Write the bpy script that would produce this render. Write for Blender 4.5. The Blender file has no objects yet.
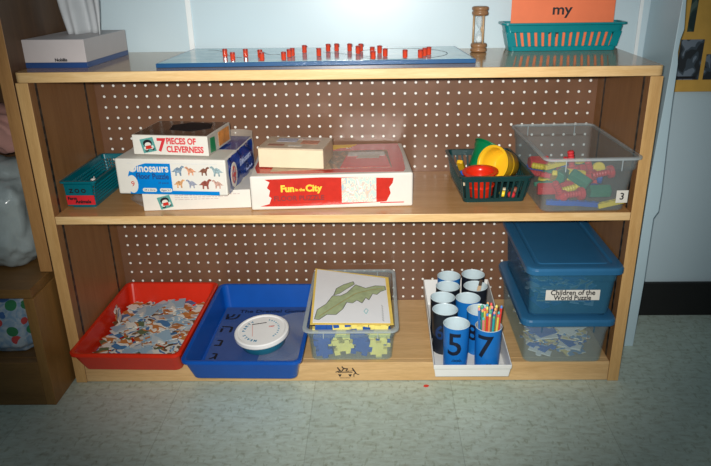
import bpy, bmesh, math, random
from mathutils import Vector, Matrix, Euler
random.seed(12)
C = bpy.context.scene.collection
PI = math.pi
def R(a): return math.radians(a)

# ------------------------------------------------------------------ materials
def new_mat(name):
    m = bpy.data.materials.new(name); m.use_nodes = True
    nt = m.node_tree; b = nt.nodes['Principled BSDF']
    return m, nt, b
def col4(c): return (c[0], c[1], c[2], 1.0)
def ramp(nt, stops, interp='LINEAR'):
    n = nt.nodes.new('ShaderNodeValToRGB'); n.color_ramp.interpolation = interp
    e = n.color_ramp.elements
    e[0].position = stops[0][0]; e[0].color = col4(stops[0][1])
    e[1].position = stops[-1][0]; e[1].color = col4(stops[-1][1])
    for p, c in stops[1:-1]:
        x = e.new(p); x.color = col4(c)
    return n
def coords(nt, scale=(1, 1, 1), rot=(0, 0, 0)):
    t = nt.nodes.new('ShaderNodeTexCoord'); mp = nt.nodes.new('ShaderNodeMapping')
    mp.inputs['Scale'].default_value = scale; mp.inputs['Rotation'].default_value = rot
    nt.links.new(t.outputs['Object'], mp.inputs['Vector']); return mp
def noise(nt, mp, scale, detail=4, rough=.55, dist=0):
    n = nt.nodes.new('ShaderNodeTexNoise'); n.inputs['Scale'].default_value = scale
    n.inputs['Detail'].default_value = detail; n.inputs['Roughness'].default_value = rough
    n.inputs['Distortion'].default_value = dist
    nt.links.new(mp.outputs[0], n.inputs['Vector']); return n
def plain(name, c, rough=.5, var=.08, scale=25, spec=.4, metal=0):
    m, nt, b = new_mat(name)
    mp = coords(nt); n = noise(nt, mp, scale)
    lo = tuple(x*(1-var) for x in c); hi = tuple(min(1, x*(1+var)) for x in c)
    r = ramp(nt, [(.3, lo), (.7, hi)])
    nt.links.new(n.outputs['Fac'], r.inputs[0]); nt.links.new(r.outputs[0], b.inputs['Base Color'])
    b.inputs['Roughness'].default_value = rough; b.inputs['Specular IOR Level'].default_value = spec
    b.inputs['Metallic'].default_value = metal
    return m
def wood(name, dark, light, stretch=(1, 14, 14), rough=.35, spec=.4, bscale=4):
    m, nt, b = new_mat(name)
    mp = coords(nt, stretch)
    n1 = noise(nt, mp, bscale, 6, .6, .6)
    r = ramp(nt, [(.25, dark), (.5, tuple((a+c)/2 for a, c in zip(dark, light))), (.75, light)])
    nt.links.new(n1.outputs['Fac'], r.inputs[0])
    n2 = noise(nt, mp, bscale*9, 3, .6)
    r2 = ramp(nt, [(.3, (.86, .84, .8)), (.65, (1, 1, 1))])
    nt.links.new(n2.outputs['Fac'], r2.inputs[0])
    mx = nt.nodes.new('ShaderNodeMix'); mx.data_type = 'RGBA'; mx.blend_type = 'MULTIPLY'
    mx.inputs[0].default_value = 1
    nt.links.new(r.outputs[0], mx.inputs[6]); nt.links.new(r2.outputs[0], mx.inputs[7])
    nt.links.new(mx.outputs[2], b.inputs['Base Color'])
    b.inputs['Roughness'].default_value = rough; b.inputs['Specular IOR Level'].default_value = spec
    return m
def clear(name, tint, opacity=.3, rough=.15, spec=.5):
    """thin translucent moulded plastic: partly see-through, partly milky, with a sheen"""
    m, nt, b = new_mat(name)
    b.inputs['Base Color'].default_value = col4(tint); b.inputs['Roughness'].default_value = rough
    b.inputs['Specular IOR Level'].default_value = spec
    tr = nt.nodes.new('ShaderNodeBsdfTransparent')
    tr.inputs[0].default_value = col4(tuple(.62+.38*x for x in tint))
    mp = coords(nt); n = noise(nt, mp, 30)
    mr = nt.nodes.new('ShaderNodeMapRange'); mr.inputs['To Min'].default_value = opacity*.8
    mr.inputs['To Max'].default_value = opacity*1.25
    nt.links.new(n.outputs['Fac'], mr.inputs[0])
    ms = nt.nodes.new('ShaderNodeMixShader')
    nt.links.new(mr.outputs[0], ms.inputs[0]); nt.links.new(tr.outputs[0], ms.inputs[1]); nt.links.new(b.outputs[0], ms.inputs[2])
    nt.links.new(ms.outputs[0], nt.nodes['Material Output'].inputs[0])
    return m
def patches(name, stops, scale=40, rough=.45, dist=1.2, kind='noise', stretch=(1, 1, 1)):
    m, nt, b = new_mat(name); mp = coords(nt, (stretch[0]*1.7, stretch[1], stretch[2]), (0, 0, .5))
    if kind == 'noise':
        n = noise(nt, mp, scale, 0, .5, dist*.35); out = n.outputs['Fac']
    else:
        n = nt.nodes.new('ShaderNodeTexVoronoi'); n.inputs['Scale'].default_value = scale
        nt.links.new(mp.outputs[0], n.inputs['Vector'])
        s = nt.nodes.new('ShaderNodeSeparateColor'); nt.links.new(n.outputs['Color'], s.inputs[0]); out = s.outputs[0]
    r = ramp(nt, stops, 'CONSTANT'); nt.links.new(out, r.inputs[0])
    nt.links.new(r.outputs[0], b.inputs['Base Color']); b.inputs['Roughness'].default_value = rough
    return m

W_EDGE = wood('birch_edge', (.64, .38, .14), (.88, .64, .34), (1.2, 16, 16), .38)
W_EDGEV = wood('birch_edge_upright', (.58, .33, .12), (.76, .48, .20), (16, 16, 1.2), .38)
W_TOP = wood('varnished_top', (.42, .24, .10), (.54, .33, .15), (1, 12, 12), .12, .6)
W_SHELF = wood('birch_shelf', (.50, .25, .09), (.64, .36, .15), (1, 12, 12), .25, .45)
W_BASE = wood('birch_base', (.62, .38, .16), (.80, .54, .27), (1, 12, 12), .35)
W_SIDE = wood('birch_side_shaded', (.27, .125, .045), (.36, .18, .07), (12, 12, 1), .4)  # light falloff on the side panels is put into this darker brown
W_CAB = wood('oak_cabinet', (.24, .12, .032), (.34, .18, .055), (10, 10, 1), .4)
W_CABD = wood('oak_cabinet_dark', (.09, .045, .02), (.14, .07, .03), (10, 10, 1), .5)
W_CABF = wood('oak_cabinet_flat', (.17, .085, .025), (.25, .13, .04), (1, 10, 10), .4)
W_STRIP = wood('oak_edge_strip', (.40, .20, .07), (.52, .28, .10), (14, 14, 1), .4)
WHITE = plain('white_card', (.72, .69, .62), .5, .03)
CREAM = plain('cream_card', (.74, .64, .44), .6, .05)
CREAM2 = plain('cream_wrapped', (.62, .50, .36), .3, .12, 40)
BLACK = plain('black_ink', (.012, .012, .016), .5)
INK = plain('grey_ink', (.10, .10, .11), .6)
TEAL = plain('teal_plastic', (.0, .21, .24), .3, .05)
TEALD = plain('teal_plastic_deep', (.0, .13, .17), .3, .05)
ORANGE = plain('orange_card', (.85, .20, .08), .6, .04)
RED = plain('red_plastic', (.70, .028, .008), .25, .05)
REDB = plain('red_box_print', (.56, .032, .02), .25, .08, 60)
PEGRED = plain('red_peg_plastic', (.55, .05, .02), .15, .1)
PEGEND = plain('red_peg_top', (.35, .03, .02), .3)
BLUE = plain('blue_plastic', (.004, .085, .42), .25, .05)
BLUEP = plain('blue_sheet', (.045, .10, .30), .25, .06)
NAVY = plain('navy_print', (.02, .06, .20), .35, .06)
BBLUE = plain('bright_blue_print', (.0, .20, .58), .3, .05)
DBLUE = plain('deep_blue_wrap', (.012, .05, .28), .14, .25, 60, .7)
WYEL = plain('yellow_print', (.95, .62, .06), .4)
YEL = plain('yellow_plastic', (.90, .52, .02), .3, .04)
GREEN = plain('green_plastic', (.0, .20, .07), .3, .05)
DGREEN = plain('dark_green_plastic', (.006, .040, .042), .3, .06)
BLKGREEN = plain('toy_green', (.01, .20, .11), .35)
TOYRED = plain('toy_red', (.68, .04, .05), .35)
TOYBLUE = plain('toy_blue', (.01, .10, .50), .35)
TOYYEL = plain('toy_yellow', (.95, .70, .04), .35)
FOAMB = plain('foam_blue', (.012, .085, .36), .8)
FOAMY = plain('foam_yellow', (.95, .80, .22), .8)
TRAYW = plain('white_plastic', (.85, .85, .82), .3, .02)
CUPB = plain('cup_blue_paper', (.01, .17, .55), .3, .05)
CUPK = plain('cup_black_paper', (.012, .016, .025), .35, .1)
CUPIN = plain('cup_inside', (.62, .75, .80), .3, .03)
METAL = plain('dark_metal', (.02, .02, .022), .4, .2, 40, .5, .3)
LIDB = plain('lid_blue', (.026, .135, .28), .28, .04)
LIDW = plain('lid_white', (.90, .90, .88), .3, .02)
CLEAR = clear('clear_plastic', (.66, .74, .76), .10)
CLEARR = clear('clear_plastic_rim', (.66, .74, .76), .42)
CLEARB = clear('clear_plastic_blue', (.10, .36, .56), .22)
CLEARW = clear('clear_plastic_milky', (.72, .84, .88), .09)
TUBTEAL = clear('tub_teal', (.02, .22, .34), .75)
GLASS = clear('hourglass_glass', (.85, .92, .95), .25, .05)
FILM = clear('film', (.72, .80, .88), .20, .08, .9)
BAG = clear('bag_film', (.52, .60, .60), .72, .14, .9)
TISSUE = plain('tissue_paper', (.50, .53, .55), .8, .06)
BOXGREY = plain('tissue_box_card', (.54, .50, .50), .5, .03)
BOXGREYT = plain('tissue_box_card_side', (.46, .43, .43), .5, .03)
HGW = wood('hourglass_wood', (.22, .11, .05), (.36, .20, .10), (10, 10, 10), .3)
HGD = wood('hourglass_dowel', (.42, .28, .15), (.55, .38, .22), (20, 20, 2), .3)
SAND = plain('sand', (.75, .80, .80), .8)
STICKW = wood('stick_wood', (.70, .48, .28), (.85, .62, .40), (20, 20, 2), .5)
PINK = plain('pink_cloth', (.50, .26, .22), .9, .2, 12)
GREYC = plain('grey_cloth', (.14, .15, .15), .9, .3, 12)
BPIC = plain('brown_box_top', (.13, .075, .05), .16, .3, 12, .7)
SILVER = plain('silver_side', (.48, .46, .40), .25, .15, 40)
ORPIC = plain('orange_picture', (.62, .24, .05), .35, .25, 60)

# pegboard: brown hardboard, pale round holes on a one-inch grid (lit wall behind is painted in)
def pegboard_mat():
    m, nt, b = new_mat('pegboard_brown')
    t = nt.nodes.new('ShaderNodeTexCoord'); sp = nt.nodes.new('ShaderNodeSeparateXYZ')
    nt.links.new(t.outputs['Object'], sp.inputs[0])
    def mth(op, a, bb=None, c=None):
        n = nt.nodes.new('ShaderNodeMath'); n.operation = op
        for i, v in enumerate((a, bb, c)):
            if v is None: continue
            if isinstance(v, (int, float)): n.inputs[i].default_value = v
            else: nt.links.new(v, n.inputs[i])
        return n.outputs[0]
    I = .0254
    def cell(o, off):   # distance to nearest grid point in metres
        a = mth('ADD', o, off); a = mth('DIVIDE', a, I); a = mth('ADD', a, 100.5)
        a = mth('FRACT', a); a = mth('SUBTRACT', a, .5); return mth('MULTIPLY', a, I)
    x = cell(sp.outputs[0], .5*I); z = cell(sp.outputs[2], 0)
    d = mth('SQRT', mth('ADD', mth('MULTIPLY', x, x), mth('MULTIPLY', z, z)))
    mr = nt.nodes.new('ShaderNodeMapRange'); mr.inputs['From Min'].default_value = .0026; mr.inputs['From Max'].default_value = .0034
    mr.inputs['To Min'].default_value = 1; mr.inputs['To Max'].default_value = 0
    nt.links.new(d, mr.inputs[0])
    ax = mth('ABSOLUTE', sp.outputs[0]); inside = mth('LESS_THAN', ax, 23*I)
    fac = mth('MULTIPLY', mr.outputs[0], inside)
    # shade at the lip of each hole, painted as a dark ring
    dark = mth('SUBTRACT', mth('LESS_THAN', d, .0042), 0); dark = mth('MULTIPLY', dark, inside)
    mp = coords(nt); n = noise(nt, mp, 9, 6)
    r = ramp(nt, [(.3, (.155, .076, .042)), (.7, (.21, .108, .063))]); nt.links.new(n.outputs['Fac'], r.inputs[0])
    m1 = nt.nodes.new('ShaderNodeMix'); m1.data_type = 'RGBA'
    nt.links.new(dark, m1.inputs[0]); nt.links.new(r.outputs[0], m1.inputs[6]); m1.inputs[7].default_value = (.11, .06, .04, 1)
    m2 = nt.nodes.new('ShaderNodeMix'); m2.data_type = 'RGBA'
    nt.links.new(fac, m2.inputs[0]); nt.links.new(m1.outputs[2], m2.inputs[6]); m2.inputs[7].default_value = (.92, .90, .84, 1)
    nt.links.new(m2.outputs[2], b.inputs['Base Color']); b.inputs['Roughness'].default_value = .3
    return m
PEGB = pegboard_mat()

def floor_mat():
    m, nt, b = new_mat('vinyl_tile')
    t = nt.nodes.new('ShaderNodeTexCoord')
    br = nt.nodes.new('ShaderNodeTexBrick')
    mp = nt.nodes.new('ShaderNodeMapping'); mp.inputs['Location'].default_value = (-.235+.305*4, -.010+.305*20, 0)
    nt.links.new(t.outputs['Object'], mp.inputs[0]); nt.links.new(mp.outputs[0], br.inputs['Vector'])
    br.offset = 0; br.inputs['Scale'].default_value = 1; br.inputs['Brick Width'].default_value = .305
    br.inputs['Row Height'].default_value = .305; br.inputs['Mortar Size'].default_value = .0007
    br.inputs['Mortar Smooth'].default_value = .3
    br.inputs['Color1'].default_value = (.93, .93, .93, 1); br.inputs['Color2'].default_value = (1, 1, 1, 1); br.inputs['Mortar'].default_value = (.68, .68, .66, 1)
    # streaky flecks
    mpa = coords(nt, (1, 2.4, 1), (0, 0, R(20))); na = noise(nt, mpa, 42, 4, .6, .5)
    ra = ramp(nt, [(.28, (.40, .45, .36)), (.42, (.52, .61, .52)), (.62, (.60, .71, .63))]); nt.links.new(na.outputs['Fac'], ra.inputs[0])
    mpb = coords(nt, (2.2, 1, 1), (0, 0, R(-35))); nb = noise(nt, mpb, 55, 3, .6, .3)
    rb = ramp(nt, [(.34, (.76, .76, .70)), (.43, (1, 1, 1))]); nt.links.new(nb.outputs['Fac'], rb.inputs[0])
    mx = nt.nodes.new('ShaderNodeMix'); mx.data_type = 'RGBA'; mx.blend_type = 'MULTIPLY'; mx.inputs[0].default_value = 1
    nt.links.new(ra.outputs[0], mx.inputs[6]); nt.links.new(rb.outputs[0], mx.inputs[7])
    my = nt.nodes.new('ShaderNodeMix'); my.data_type = 'RGBA'; my.blend_type = 'MULTIPLY'; my.inputs[0].default_value = 1
    nt.links.new(mx.outputs[2], my.inputs[6]); nt.links.new(br.outputs['Color'], my.inputs[7])
    nt.links.new(my.outputs[2], b.inputs['Base Color']); b.inputs['Roughness'].default_value = .42
    return m
FLOOR = floor_mat()
WALL = plain('painted_wall', (.54, .67, .73), .32, .03, 3, .45)
WALL2 = plain('painted_partition', (.50, .66, .73), .35, .04, 3)
TRIM = plain('white_trim', (.80, .85, .86), .4, .02)
BASEB = plain('black_rubber', (.012, .012, .012), .5)

def slots_mat():
    m, nt, b = new_mat('slotted_steel'); mp = coords(nt)
    w = nt.nodes.new('ShaderNodeTexWave'); w.bands_direction = 'Z'; w.inputs['Scale'].default_value = 12.5
    nt.links.new(mp.outputs[0], w.inputs[0])
    r = ramp(nt, [(.55, (.012, .012, .012)), (.75, (.05, .04, .03))]); nt.links.new(w.outputs['Fac'], r.inputs[0])
    nt.links.new(r.outputs[0], b.inputs['Base Color']); b.inputs['Roughness'].default_value = .4
    return m
SLOTS = slots_mat()

# ------------------------------------------------------------------ object helpers
def mesh_from(bm, name):
    bmesh.ops.recalc_face_normals(bm, faces=bm.faces[:])
    me = bpy.data.meshes.new(name); bm.to_mesh(me); bm.free(); return me
def obj(name, bm, mat, parent=None, smooth=False, loc=None, rot=None, bevel=0):
    me = bm if isinstance(bm, bpy.types.Mesh) else mesh_from(bm, name)
    o = bpy.data.objects.new(name, me); C.objects.link(o)
    mats = mat if isinstance(mat, (list, tuple)) else [mat]
    if not me.materials:
        for m in mats: me.materials.append(m)
    if smooth:
        for p in me.polygons: p.use_smooth = True
    if parent: o.parent = parent
    if loc is not None: o.location = loc
    if rot is not None: o.rotation_euler = rot
    if bevel:
        md = o.modifiers.new('Bevel', 'BEVEL'); md.width = bevel; md.segments = 2; md.limit_method = 'ANGLE'
    return o
def tag(o, label, cat, group=None):
    o['label'] = label; o['category'] = cat
    if group: o['group'] = group
    return o
def thing(name, label, cat, loc=(0, 0, 0), rotz=0, group=None):
    o = bpy.data.objects.new(name, None); C.objects.link(o); o.empty_display_size = .02
    o.location = loc; o.rotation_euler = (0, 0, R(rotz)); return tag(o, label, cat, group)
def struct(name, bm, m, **k):
    o = obj(name, bm, m, **k); o['kind'] = 'structure'; return o
def box(bm, x0, x1, y0, y1, z0, z1, M=None, mi=0):
    vs = [bm.verts.new((x, y, z)) for x in (x0, x1) for y in (y0, y1) for z in (z0, z1)]
    if M is not None:
        for v in vs: v.co = M @ v.co
    for f in ((0, 1, 3, 2), (4, 6, 7, 5), (0, 4, 5, 1), (2, 3, 7, 6), (0, 2, 6, 4), (1, 5, 7, 3)):
        bm.faces.new([vs[i] for i in f]).material_index = mi
    return vs
def B(*a, **k):
    bm = bmesh.new(); box(bm, *a, **k); return bm
def rrect(w, d, r, seg=5):
    r = min(r, w/2-1e-4, d/2-1e-4); pts = []
    for cx, cy, a0 in ((w/2-r, d/2-r, 0), (-w/2+r, d/2-r, 90), (-w/2+r, -d/2+r, 180), (w/2-r, -d/2+r, 270)):
        for i in range(seg+1):
            a = R(a0+90*i/seg); pts.append((cx+r*math.cos(a), cy+r*math.sin(a)))
    return pts
def loft(bm, rings, cap0=True, cap1=True, cyclic=False, mi=0, M=None):
    """rings: lists of 3-D points, equal count"""
    vr = []
    for ring in rings:
        vr.append([bm.verts.new(M @ Vector(p) if M is not None else p) for p in ring])
    n = len(vr[0]); pairs = list(zip(vr[:-1], vr[1:]))
    if cyclic: pairs.append((vr[-1], vr[0]))
    for a, b in pairs:
        for i in range(n):
            bm.faces.new((a[i], a[(i+1) % n], b[(i+1) % n], b[i])).material_index = mi
    if not cyclic:
        if cap0: bm.faces.new(vr[0]).material_index = mi
        if cap1: bm.faces.new(vr[-1]).material_index = mi
def rr(w, d, r, z, cx=0, cy=0, seg=5, tilt=0):
    return [(x+cx, y+cy, z+tilt*(y+d/2)) for x, y in rrect(w, d, r, seg)]
def circ(r, z, n=28, cx=0, cy=0):
    return [(cx+r*math.cos(2*PI*i/n), cy+r*math.sin(2*PI*i/n), z) for i in range(n)]
def lathe(bm, prof, n=28, cap0=True, cap1=True, M=None, mi=0):
    loft(bm, [circ(max(r, 1e-4), z, n) for r, z in prof], cap0, cap1, M=M, mi=mi)
def tube(bm, p0, p1, r, n=8, r2=None):
    p0, p1 = Vector(p0), Vector(p1); d = p1-p0
    M = Matrix.Translation(p0) @ d.to_track_quat('Z', 'Y').to_matrix().to_4x4()
    loft(bm, [circ(r, 0, n), circ(r2 or r, d.length, n)], M=M)
def poly(bm, pts, z0, z1, M=None, mi=0):
    loft(bm, [[(x, y, z0) for x, y in pts], [(x, y, z1) for x, y in pts]], M=M, mi=mi)
FRONT = Matrix.Rotation(PI/2, 4, 'X')                 # xy drawing -> xz plane facing -y
SIDE = Matrix.Rotation(PI/2, 4, 'Z') @ FRONT          # facing +x, text runs toward +y
def text_mesh(s, size, extr=.0002, bold=0, align='CENTER', spacing=1):
    cu = bpy.data.curves.new('lettering', 'FONT'); cu.body = s; cu.size = size; cu.extrude = extr
    cu.offset = bold; cu.align_x = align; cu.align_y = 'CENTER'; cu.resolution_u = 3; cu.space_character = spacing
    o = bpy.data.objects.new('lettering_tmp', cu); C.objects.link(o)
    dg = bpy.context.evaluated_depsgraph_get(); dg.update()
    me = bpy.data.meshes.new_from_object(o.evaluated_get(dg))
    bpy.data.objects.remove(o); me.materials.clear(); return me
def letter(s, size, mat, parent, M, bold=0, align='CENTER', spacing=1, name='lettering', sx=1):
    me = text_mesh(s, size, .0002, bold, align, spacing)
    for v in me.vertices: v.co = M @ Vector((v.co.x*sx, v.co.y, v.co.z))
    return obj(name, me, mat, parent)
def T(x, y, z): return Matrix.Translation((x, y, z))
ORD = ['first', 'second', 'third', 'fourth', 'fifth', 'sixth', 'seventh', 'eighth', 'ninth', 'tenth', 'eleventh', 'twelfth',
       'thirteenth', 'fourteenth', 'fifteenth', 'sixteenth', 'seventeenth', 'eighteenth', 'nineteenth', 'twentieth',
       'twenty-first', 'twenty-second', 'twenty-third']

# ------------------------------------------------------------------ setting
WY = .312
struct('floor', B(-3, 3.5, -3.0, WY+.1, -.05, 0), FLOOR)
struct('wall_back', B(-3, 3.5, WY, WY+.1, 0, 2.6), WALL)
struct('wall_left', B(-3.1, -3, -3.0, WY+.1, 0, 2.6), WALL)
struct('baseboard_back', B(.70, 3.5, WY-.010, WY, 0, .096), BASEB, bevel=.002)
struct('trim_1', B(-.357, -.345, WY-.004, WY, .3, 2.6), TRIM, bevel=.001)
struct('trim_2', B(.664, .672, WY-.004, WY, 0, 2.6), TRIM, bevel=.001)
bm = bmesh.new()
prof = [(.675, 0), (.697, 0), (.700, .18), (.6985, .334), (.7075, .350), (.7075, .40), (.703, .5), (.700, .60), (.699, .675),
        (.6955, .70), (.6965, .725), (.701, .745), (.696, .80), (.695, 2.4), (.690, 2.4), (.688, .8), (.683, .6), (.677, .42)]
poly(bm, prof, -WY, -.148, M=FRONT)
struct('wall_partition', bm, WALL2, bevel=.0012)

# bulletin board far right
t = thing('picture_board', 'yellow orange mounting board of dark photographs on the wall right of the partition', 'picture board', (.95, WY, .59))
obj('board', B(-.20, .30, -.008, 0, 0, .45), plain('board_orange', (.62, .36, .07), .6), t, bevel=.001)
PH1 = patches('photo_green', [(0, (.012, .03, .03)), (.5, (.03, .06, .045)), (.62, (.08, .12, .1))], 40)
PH2 = patches('photo_grey', [(0, (.02, .025, .03)), (.48, (.05, .07, .09)), (.6, (.16, .20, .25))], 38)
for x0, x1, z0, z1, mt in ((-.205+.03, -.160, .135, .30, PH1), (-.185, -.132, .028, .118, PH2), (-.122, -.06, .028, .085, PH2), (-.10, -.02, .20, .34, PH1), (-.03, .05, .03, .12, PH1)):
    obj('photograph', B(x0, x1, -.0095, -.008, z0, z1), mt, t)
obj('photograph', B(-.185, -.14, -.0100, -.0096, .030, .036), BLACK, t)

# ------------------------------------------------------------------ bookcase
SX, WI, WO, ZT, ZM, ZB, D = -.002, .5895, .6142, .6945, .4028, .0500, .3047
bc = thing('bookcase', 'low birch bookcase with brown pegboard back and two long shelves against the wall', 'bookcase', (SX, 0, 0))
pts = rrect(2*WO, .306, .012)
bm = bmesh.new(); poly(bm, pts, ZT-.0195, ZT, M=T(0, .153, 0))
o = obj('top_board', bm, [W_TOP, W_EDGE], bc, bevel=.0015)
for p in o.data.polygons:
    if abs(p.normal.z) < .5: p.material_index = 1
def edged(name, x0, x1, y0, y1, z0, z1, m1, m2, par):
    o = obj(name, B(x0, x1, y0, y1, z0, z1), [m1, m2], par, bevel=.0012)
    for p in o.data.polygons:
        if p.normal.y < -.5: p.material_index = 1
    return o
for s in (-1, 1):
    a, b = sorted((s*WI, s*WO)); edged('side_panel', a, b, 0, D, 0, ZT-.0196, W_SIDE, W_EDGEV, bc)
edged('shelf', -WI, WI, 0.001, D, ZM-.0175, ZM, W_SHELF, W_EDGE, bc)
edged('bottom_shelf', -WI, WI, .018, D, ZB-.018, ZB, W_BASE, W_EDGE, bc)
obj('front_rail', B(-WI, WI, .001, .018, 0.002, ZB), W_BASE, bc, bevel=.0012)
bm = B(-WI-.004, WI+.004, 0, .005, .02-.6188, ZT-.021-.6188)
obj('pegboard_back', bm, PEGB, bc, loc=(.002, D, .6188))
for s in (-1, 1):
    for yy in (.028, .252):
        for z0, z1 in ((ZB+.001, ZM-.019), (ZM+.001, ZT-.021)):
            a, b = sorted((s*(WI-.0012), s*(WI+.0002)))
            obj('shelf_standard', B(a, b, yy-.0035, yy+.0035, z0, z1), SLOTS, bc)
# maker's emblem: a wagon with two riders and a child pushing
def stroke(bm, pts, w):
    for (x0, y0), (x1, y1) in zip(pts[:-1], pts[1:]):
        d = Vector((x1-x0, y1-y0)); n = Vector((-d.y, d.x)).normalized()*w/2; e = d.normalized()*w*.3
        q = [(x0-e.x+n.x, y0-e.y+n.y), (x1+e.x+n.x, y1+e.y+n.y), (x1+e.x-n.x, y1+e.y-n.y), (x0-e.x-n.x, y0-e.y-n.y)]
        poly(bm, q, 0, .0003, M=FRONT)
def disc(bm, x, y, r, n=10): poly(bm, [(x+r*math.cos(2*PI*i/n), y+r*math.sin(2*PI*i/n)) for i in range(n)], 0, .0003, M=FRONT)
bm = bmesh.new(); k = .0170/100
def P(*a): return [((x-335)*k*.93, (250-y)*k) for x, y in a]
stroke(bm, P((205, 240), (410, 240)), .0014); stroke(bm, P((205, 232), (420, 215)), .0006)
for x in (232, 378):
    poly(bm, P((x-26, 270), (x+26, 270), (x, 312)), 0, .0003, M=FRONT); disc(bm, *P((x, 280))[0], .0016)
for hx, hy in ((205, 168), (268, 155), (415, 180)): disc(bm, *P((hx, hy))[0], .0017)
stroke(bm, P((210, 180), (240, 215)), .0026); stroke(bm, P((175, 235), (220, 218), (262, 220)), .0020); stroke(bm, P((262, 218), (290, 190)), .0014)
stroke(bm, P((272, 165), (300, 180), (345, 185)), .0024); stroke(bm, P((345, 185), (318, 218), (360, 222)), .0020); stroke(bm, P((285, 175), (265, 205)), .0013)
stroke(bm, P((420, 190), (450, 235), (460, 255)), .0030); stroke(bm, P((435, 210), (375, 222)), .0012)
stroke(bm, P((455, 250), (432, 270), (432, 305)), .0018); stroke(bm, P((458, 252), (480, 268), (505, 272)), .0018)
for x in range(232, 385, 17): stroke(bm, P((x, 326), (x+9, 326)), .0011)
obj('maker_emblem', bm, BLACK, bc, loc=(.004, .0009, .0225))

# ------------------------------------------------------------------ tall storage cabinet at left
t = thing('storage_cabinet', 'tall brown wooden storage cabinet with a deeper base, left of the bookcase', 'cabinet', (-.95, .1, 0))
def cb(n, x0, x1, y0, y1, z0, z1, m, par=None): return obj(n, B(x0+.95, x1+.95, y0-.1, y1-.1, z0, z1), m, par or t, bevel=.0012)
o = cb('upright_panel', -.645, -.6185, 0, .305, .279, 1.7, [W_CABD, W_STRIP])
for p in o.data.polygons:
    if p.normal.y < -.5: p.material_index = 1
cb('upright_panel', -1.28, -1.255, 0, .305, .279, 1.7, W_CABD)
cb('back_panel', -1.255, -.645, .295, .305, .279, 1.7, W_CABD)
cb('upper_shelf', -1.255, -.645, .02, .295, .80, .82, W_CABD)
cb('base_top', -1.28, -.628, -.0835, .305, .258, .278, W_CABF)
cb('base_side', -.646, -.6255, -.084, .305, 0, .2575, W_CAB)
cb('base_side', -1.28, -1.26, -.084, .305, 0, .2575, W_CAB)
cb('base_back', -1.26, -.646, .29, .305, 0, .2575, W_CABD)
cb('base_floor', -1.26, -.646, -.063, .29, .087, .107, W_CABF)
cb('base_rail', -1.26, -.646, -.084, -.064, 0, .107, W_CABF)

# flowered cloth stuffed in the base
def blob(sx, sy, sz, amp, freq, seed, sub=5, flat=None, pw=.7):
    bm = bmesh.new(); bmesh.ops.create_icosphere(bm, subdivisions=sub, radius=1)
    from mathutils import noise as N
    off = Vector((seed*3.1, seed*7.7, seed*1.3))
    for v in bm.verts:
        p = v.co.copy()
        f = 1+amp*N.fractal(p*freq+off, 1, 2, 4)
        q = Vector((math.copysign(abs(p.x)**pw, p.x), math.copysign(abs(p.y)**pw, p.y), math.copysign(abs(p.z)**pw, p.z)))
        q = q*f; v.co = Vector((q.x*sx, q.y*sy, max(q.z*sz, -sz*(flat if flat else 9))))
    return bm
m, nt, b = new_mat('flowered_cloth')
mp = coords(nt); v = nt.nodes.new('ShaderNodeTexVoronoi'); v.inputs['Scale'].default_value = 34; nt.links.new(mp.outputs[0], v.inputs[0])
s = nt.nodes.new('ShaderNodeSeparateColor'); nt.links.new(v.outputs['Color'], s.inputs[0])
r = ramp(nt, [(0, (.05, .14, .36)), (.25, (.03, .20, .08)), (.5, (.55, .06, .06)), (.66, (.03, .22, .09)), (.85, (.42, .50, .56))], 'CONSTANT')
nt.links.new(s.outputs[0], r.inputs[0])
n2 = noise(nt, mp, 30, 2, .5, 2); r2 = ramp(nt, [(.40, (.22, .36, .52)), (.6, (.46, .54, .60))]); nt.links.new(n2.outputs['Fac'], r2.inputs[0])
lt = nt.nodes.new('ShaderNodeMath'); lt.operation = 'LESS_THAN'; lt.inputs[1].default_value = .40; nt.links.new(v.outputs['Distance'], lt.inputs[0])
mx = nt.nodes.new('ShaderNodeMix'); mx.data_type = 'RGBA'; nt.links.new(lt.outputs[0], mx.inputs[0]); nt.links.new(r2.outputs[0], mx.inputs[6]); nt.links.new(r.outputs[0], mx.inputs[7])
nt.links.new(mx.outputs[2], b.inputs['Base Color']); b.inputs['Roughness'].default_value = .85; FLOWER = m
tag(obj('flowered_cloth', blob(.118, .115, .073, .05, 2.2, 3, flat=.90, pw=.4), FLOWER, smooth=True, loc=(-.776, .060, .107+.0662)),
    'pale blue cloth printed with flowers and leaves, stuffed in the cabinet base opening', 'cloth')
tag(obj('plastic_bag', blob(.115, .12, .115, .16, 1.5, 8, flat=.9), BAG, smooth=True, loc=(-.768, .10, .279+.105)),
    'bulging silvery see-through plastic bag standing on the cabinet base', 'bag')
tag(obj('pink_cloth', blob(.06, .05, .04, .25, 2.0, 11, 4), PINK, smooth=True, loc=(-.735, .15, .555), rot=(0, .5, 0)),
    'dusty pink cloth heaped above the plastic bag in the tall cabinet', 'cloth')
tag(obj('grey_cloth', blob(.07, .035, .10, .2, 1.8, 17, 4), GREYC, smooth=True, loc=(-.90, .245, .39)),
    'dark grey cloth beside the plastic bag in the tall cabinet', 'cloth')

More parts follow.
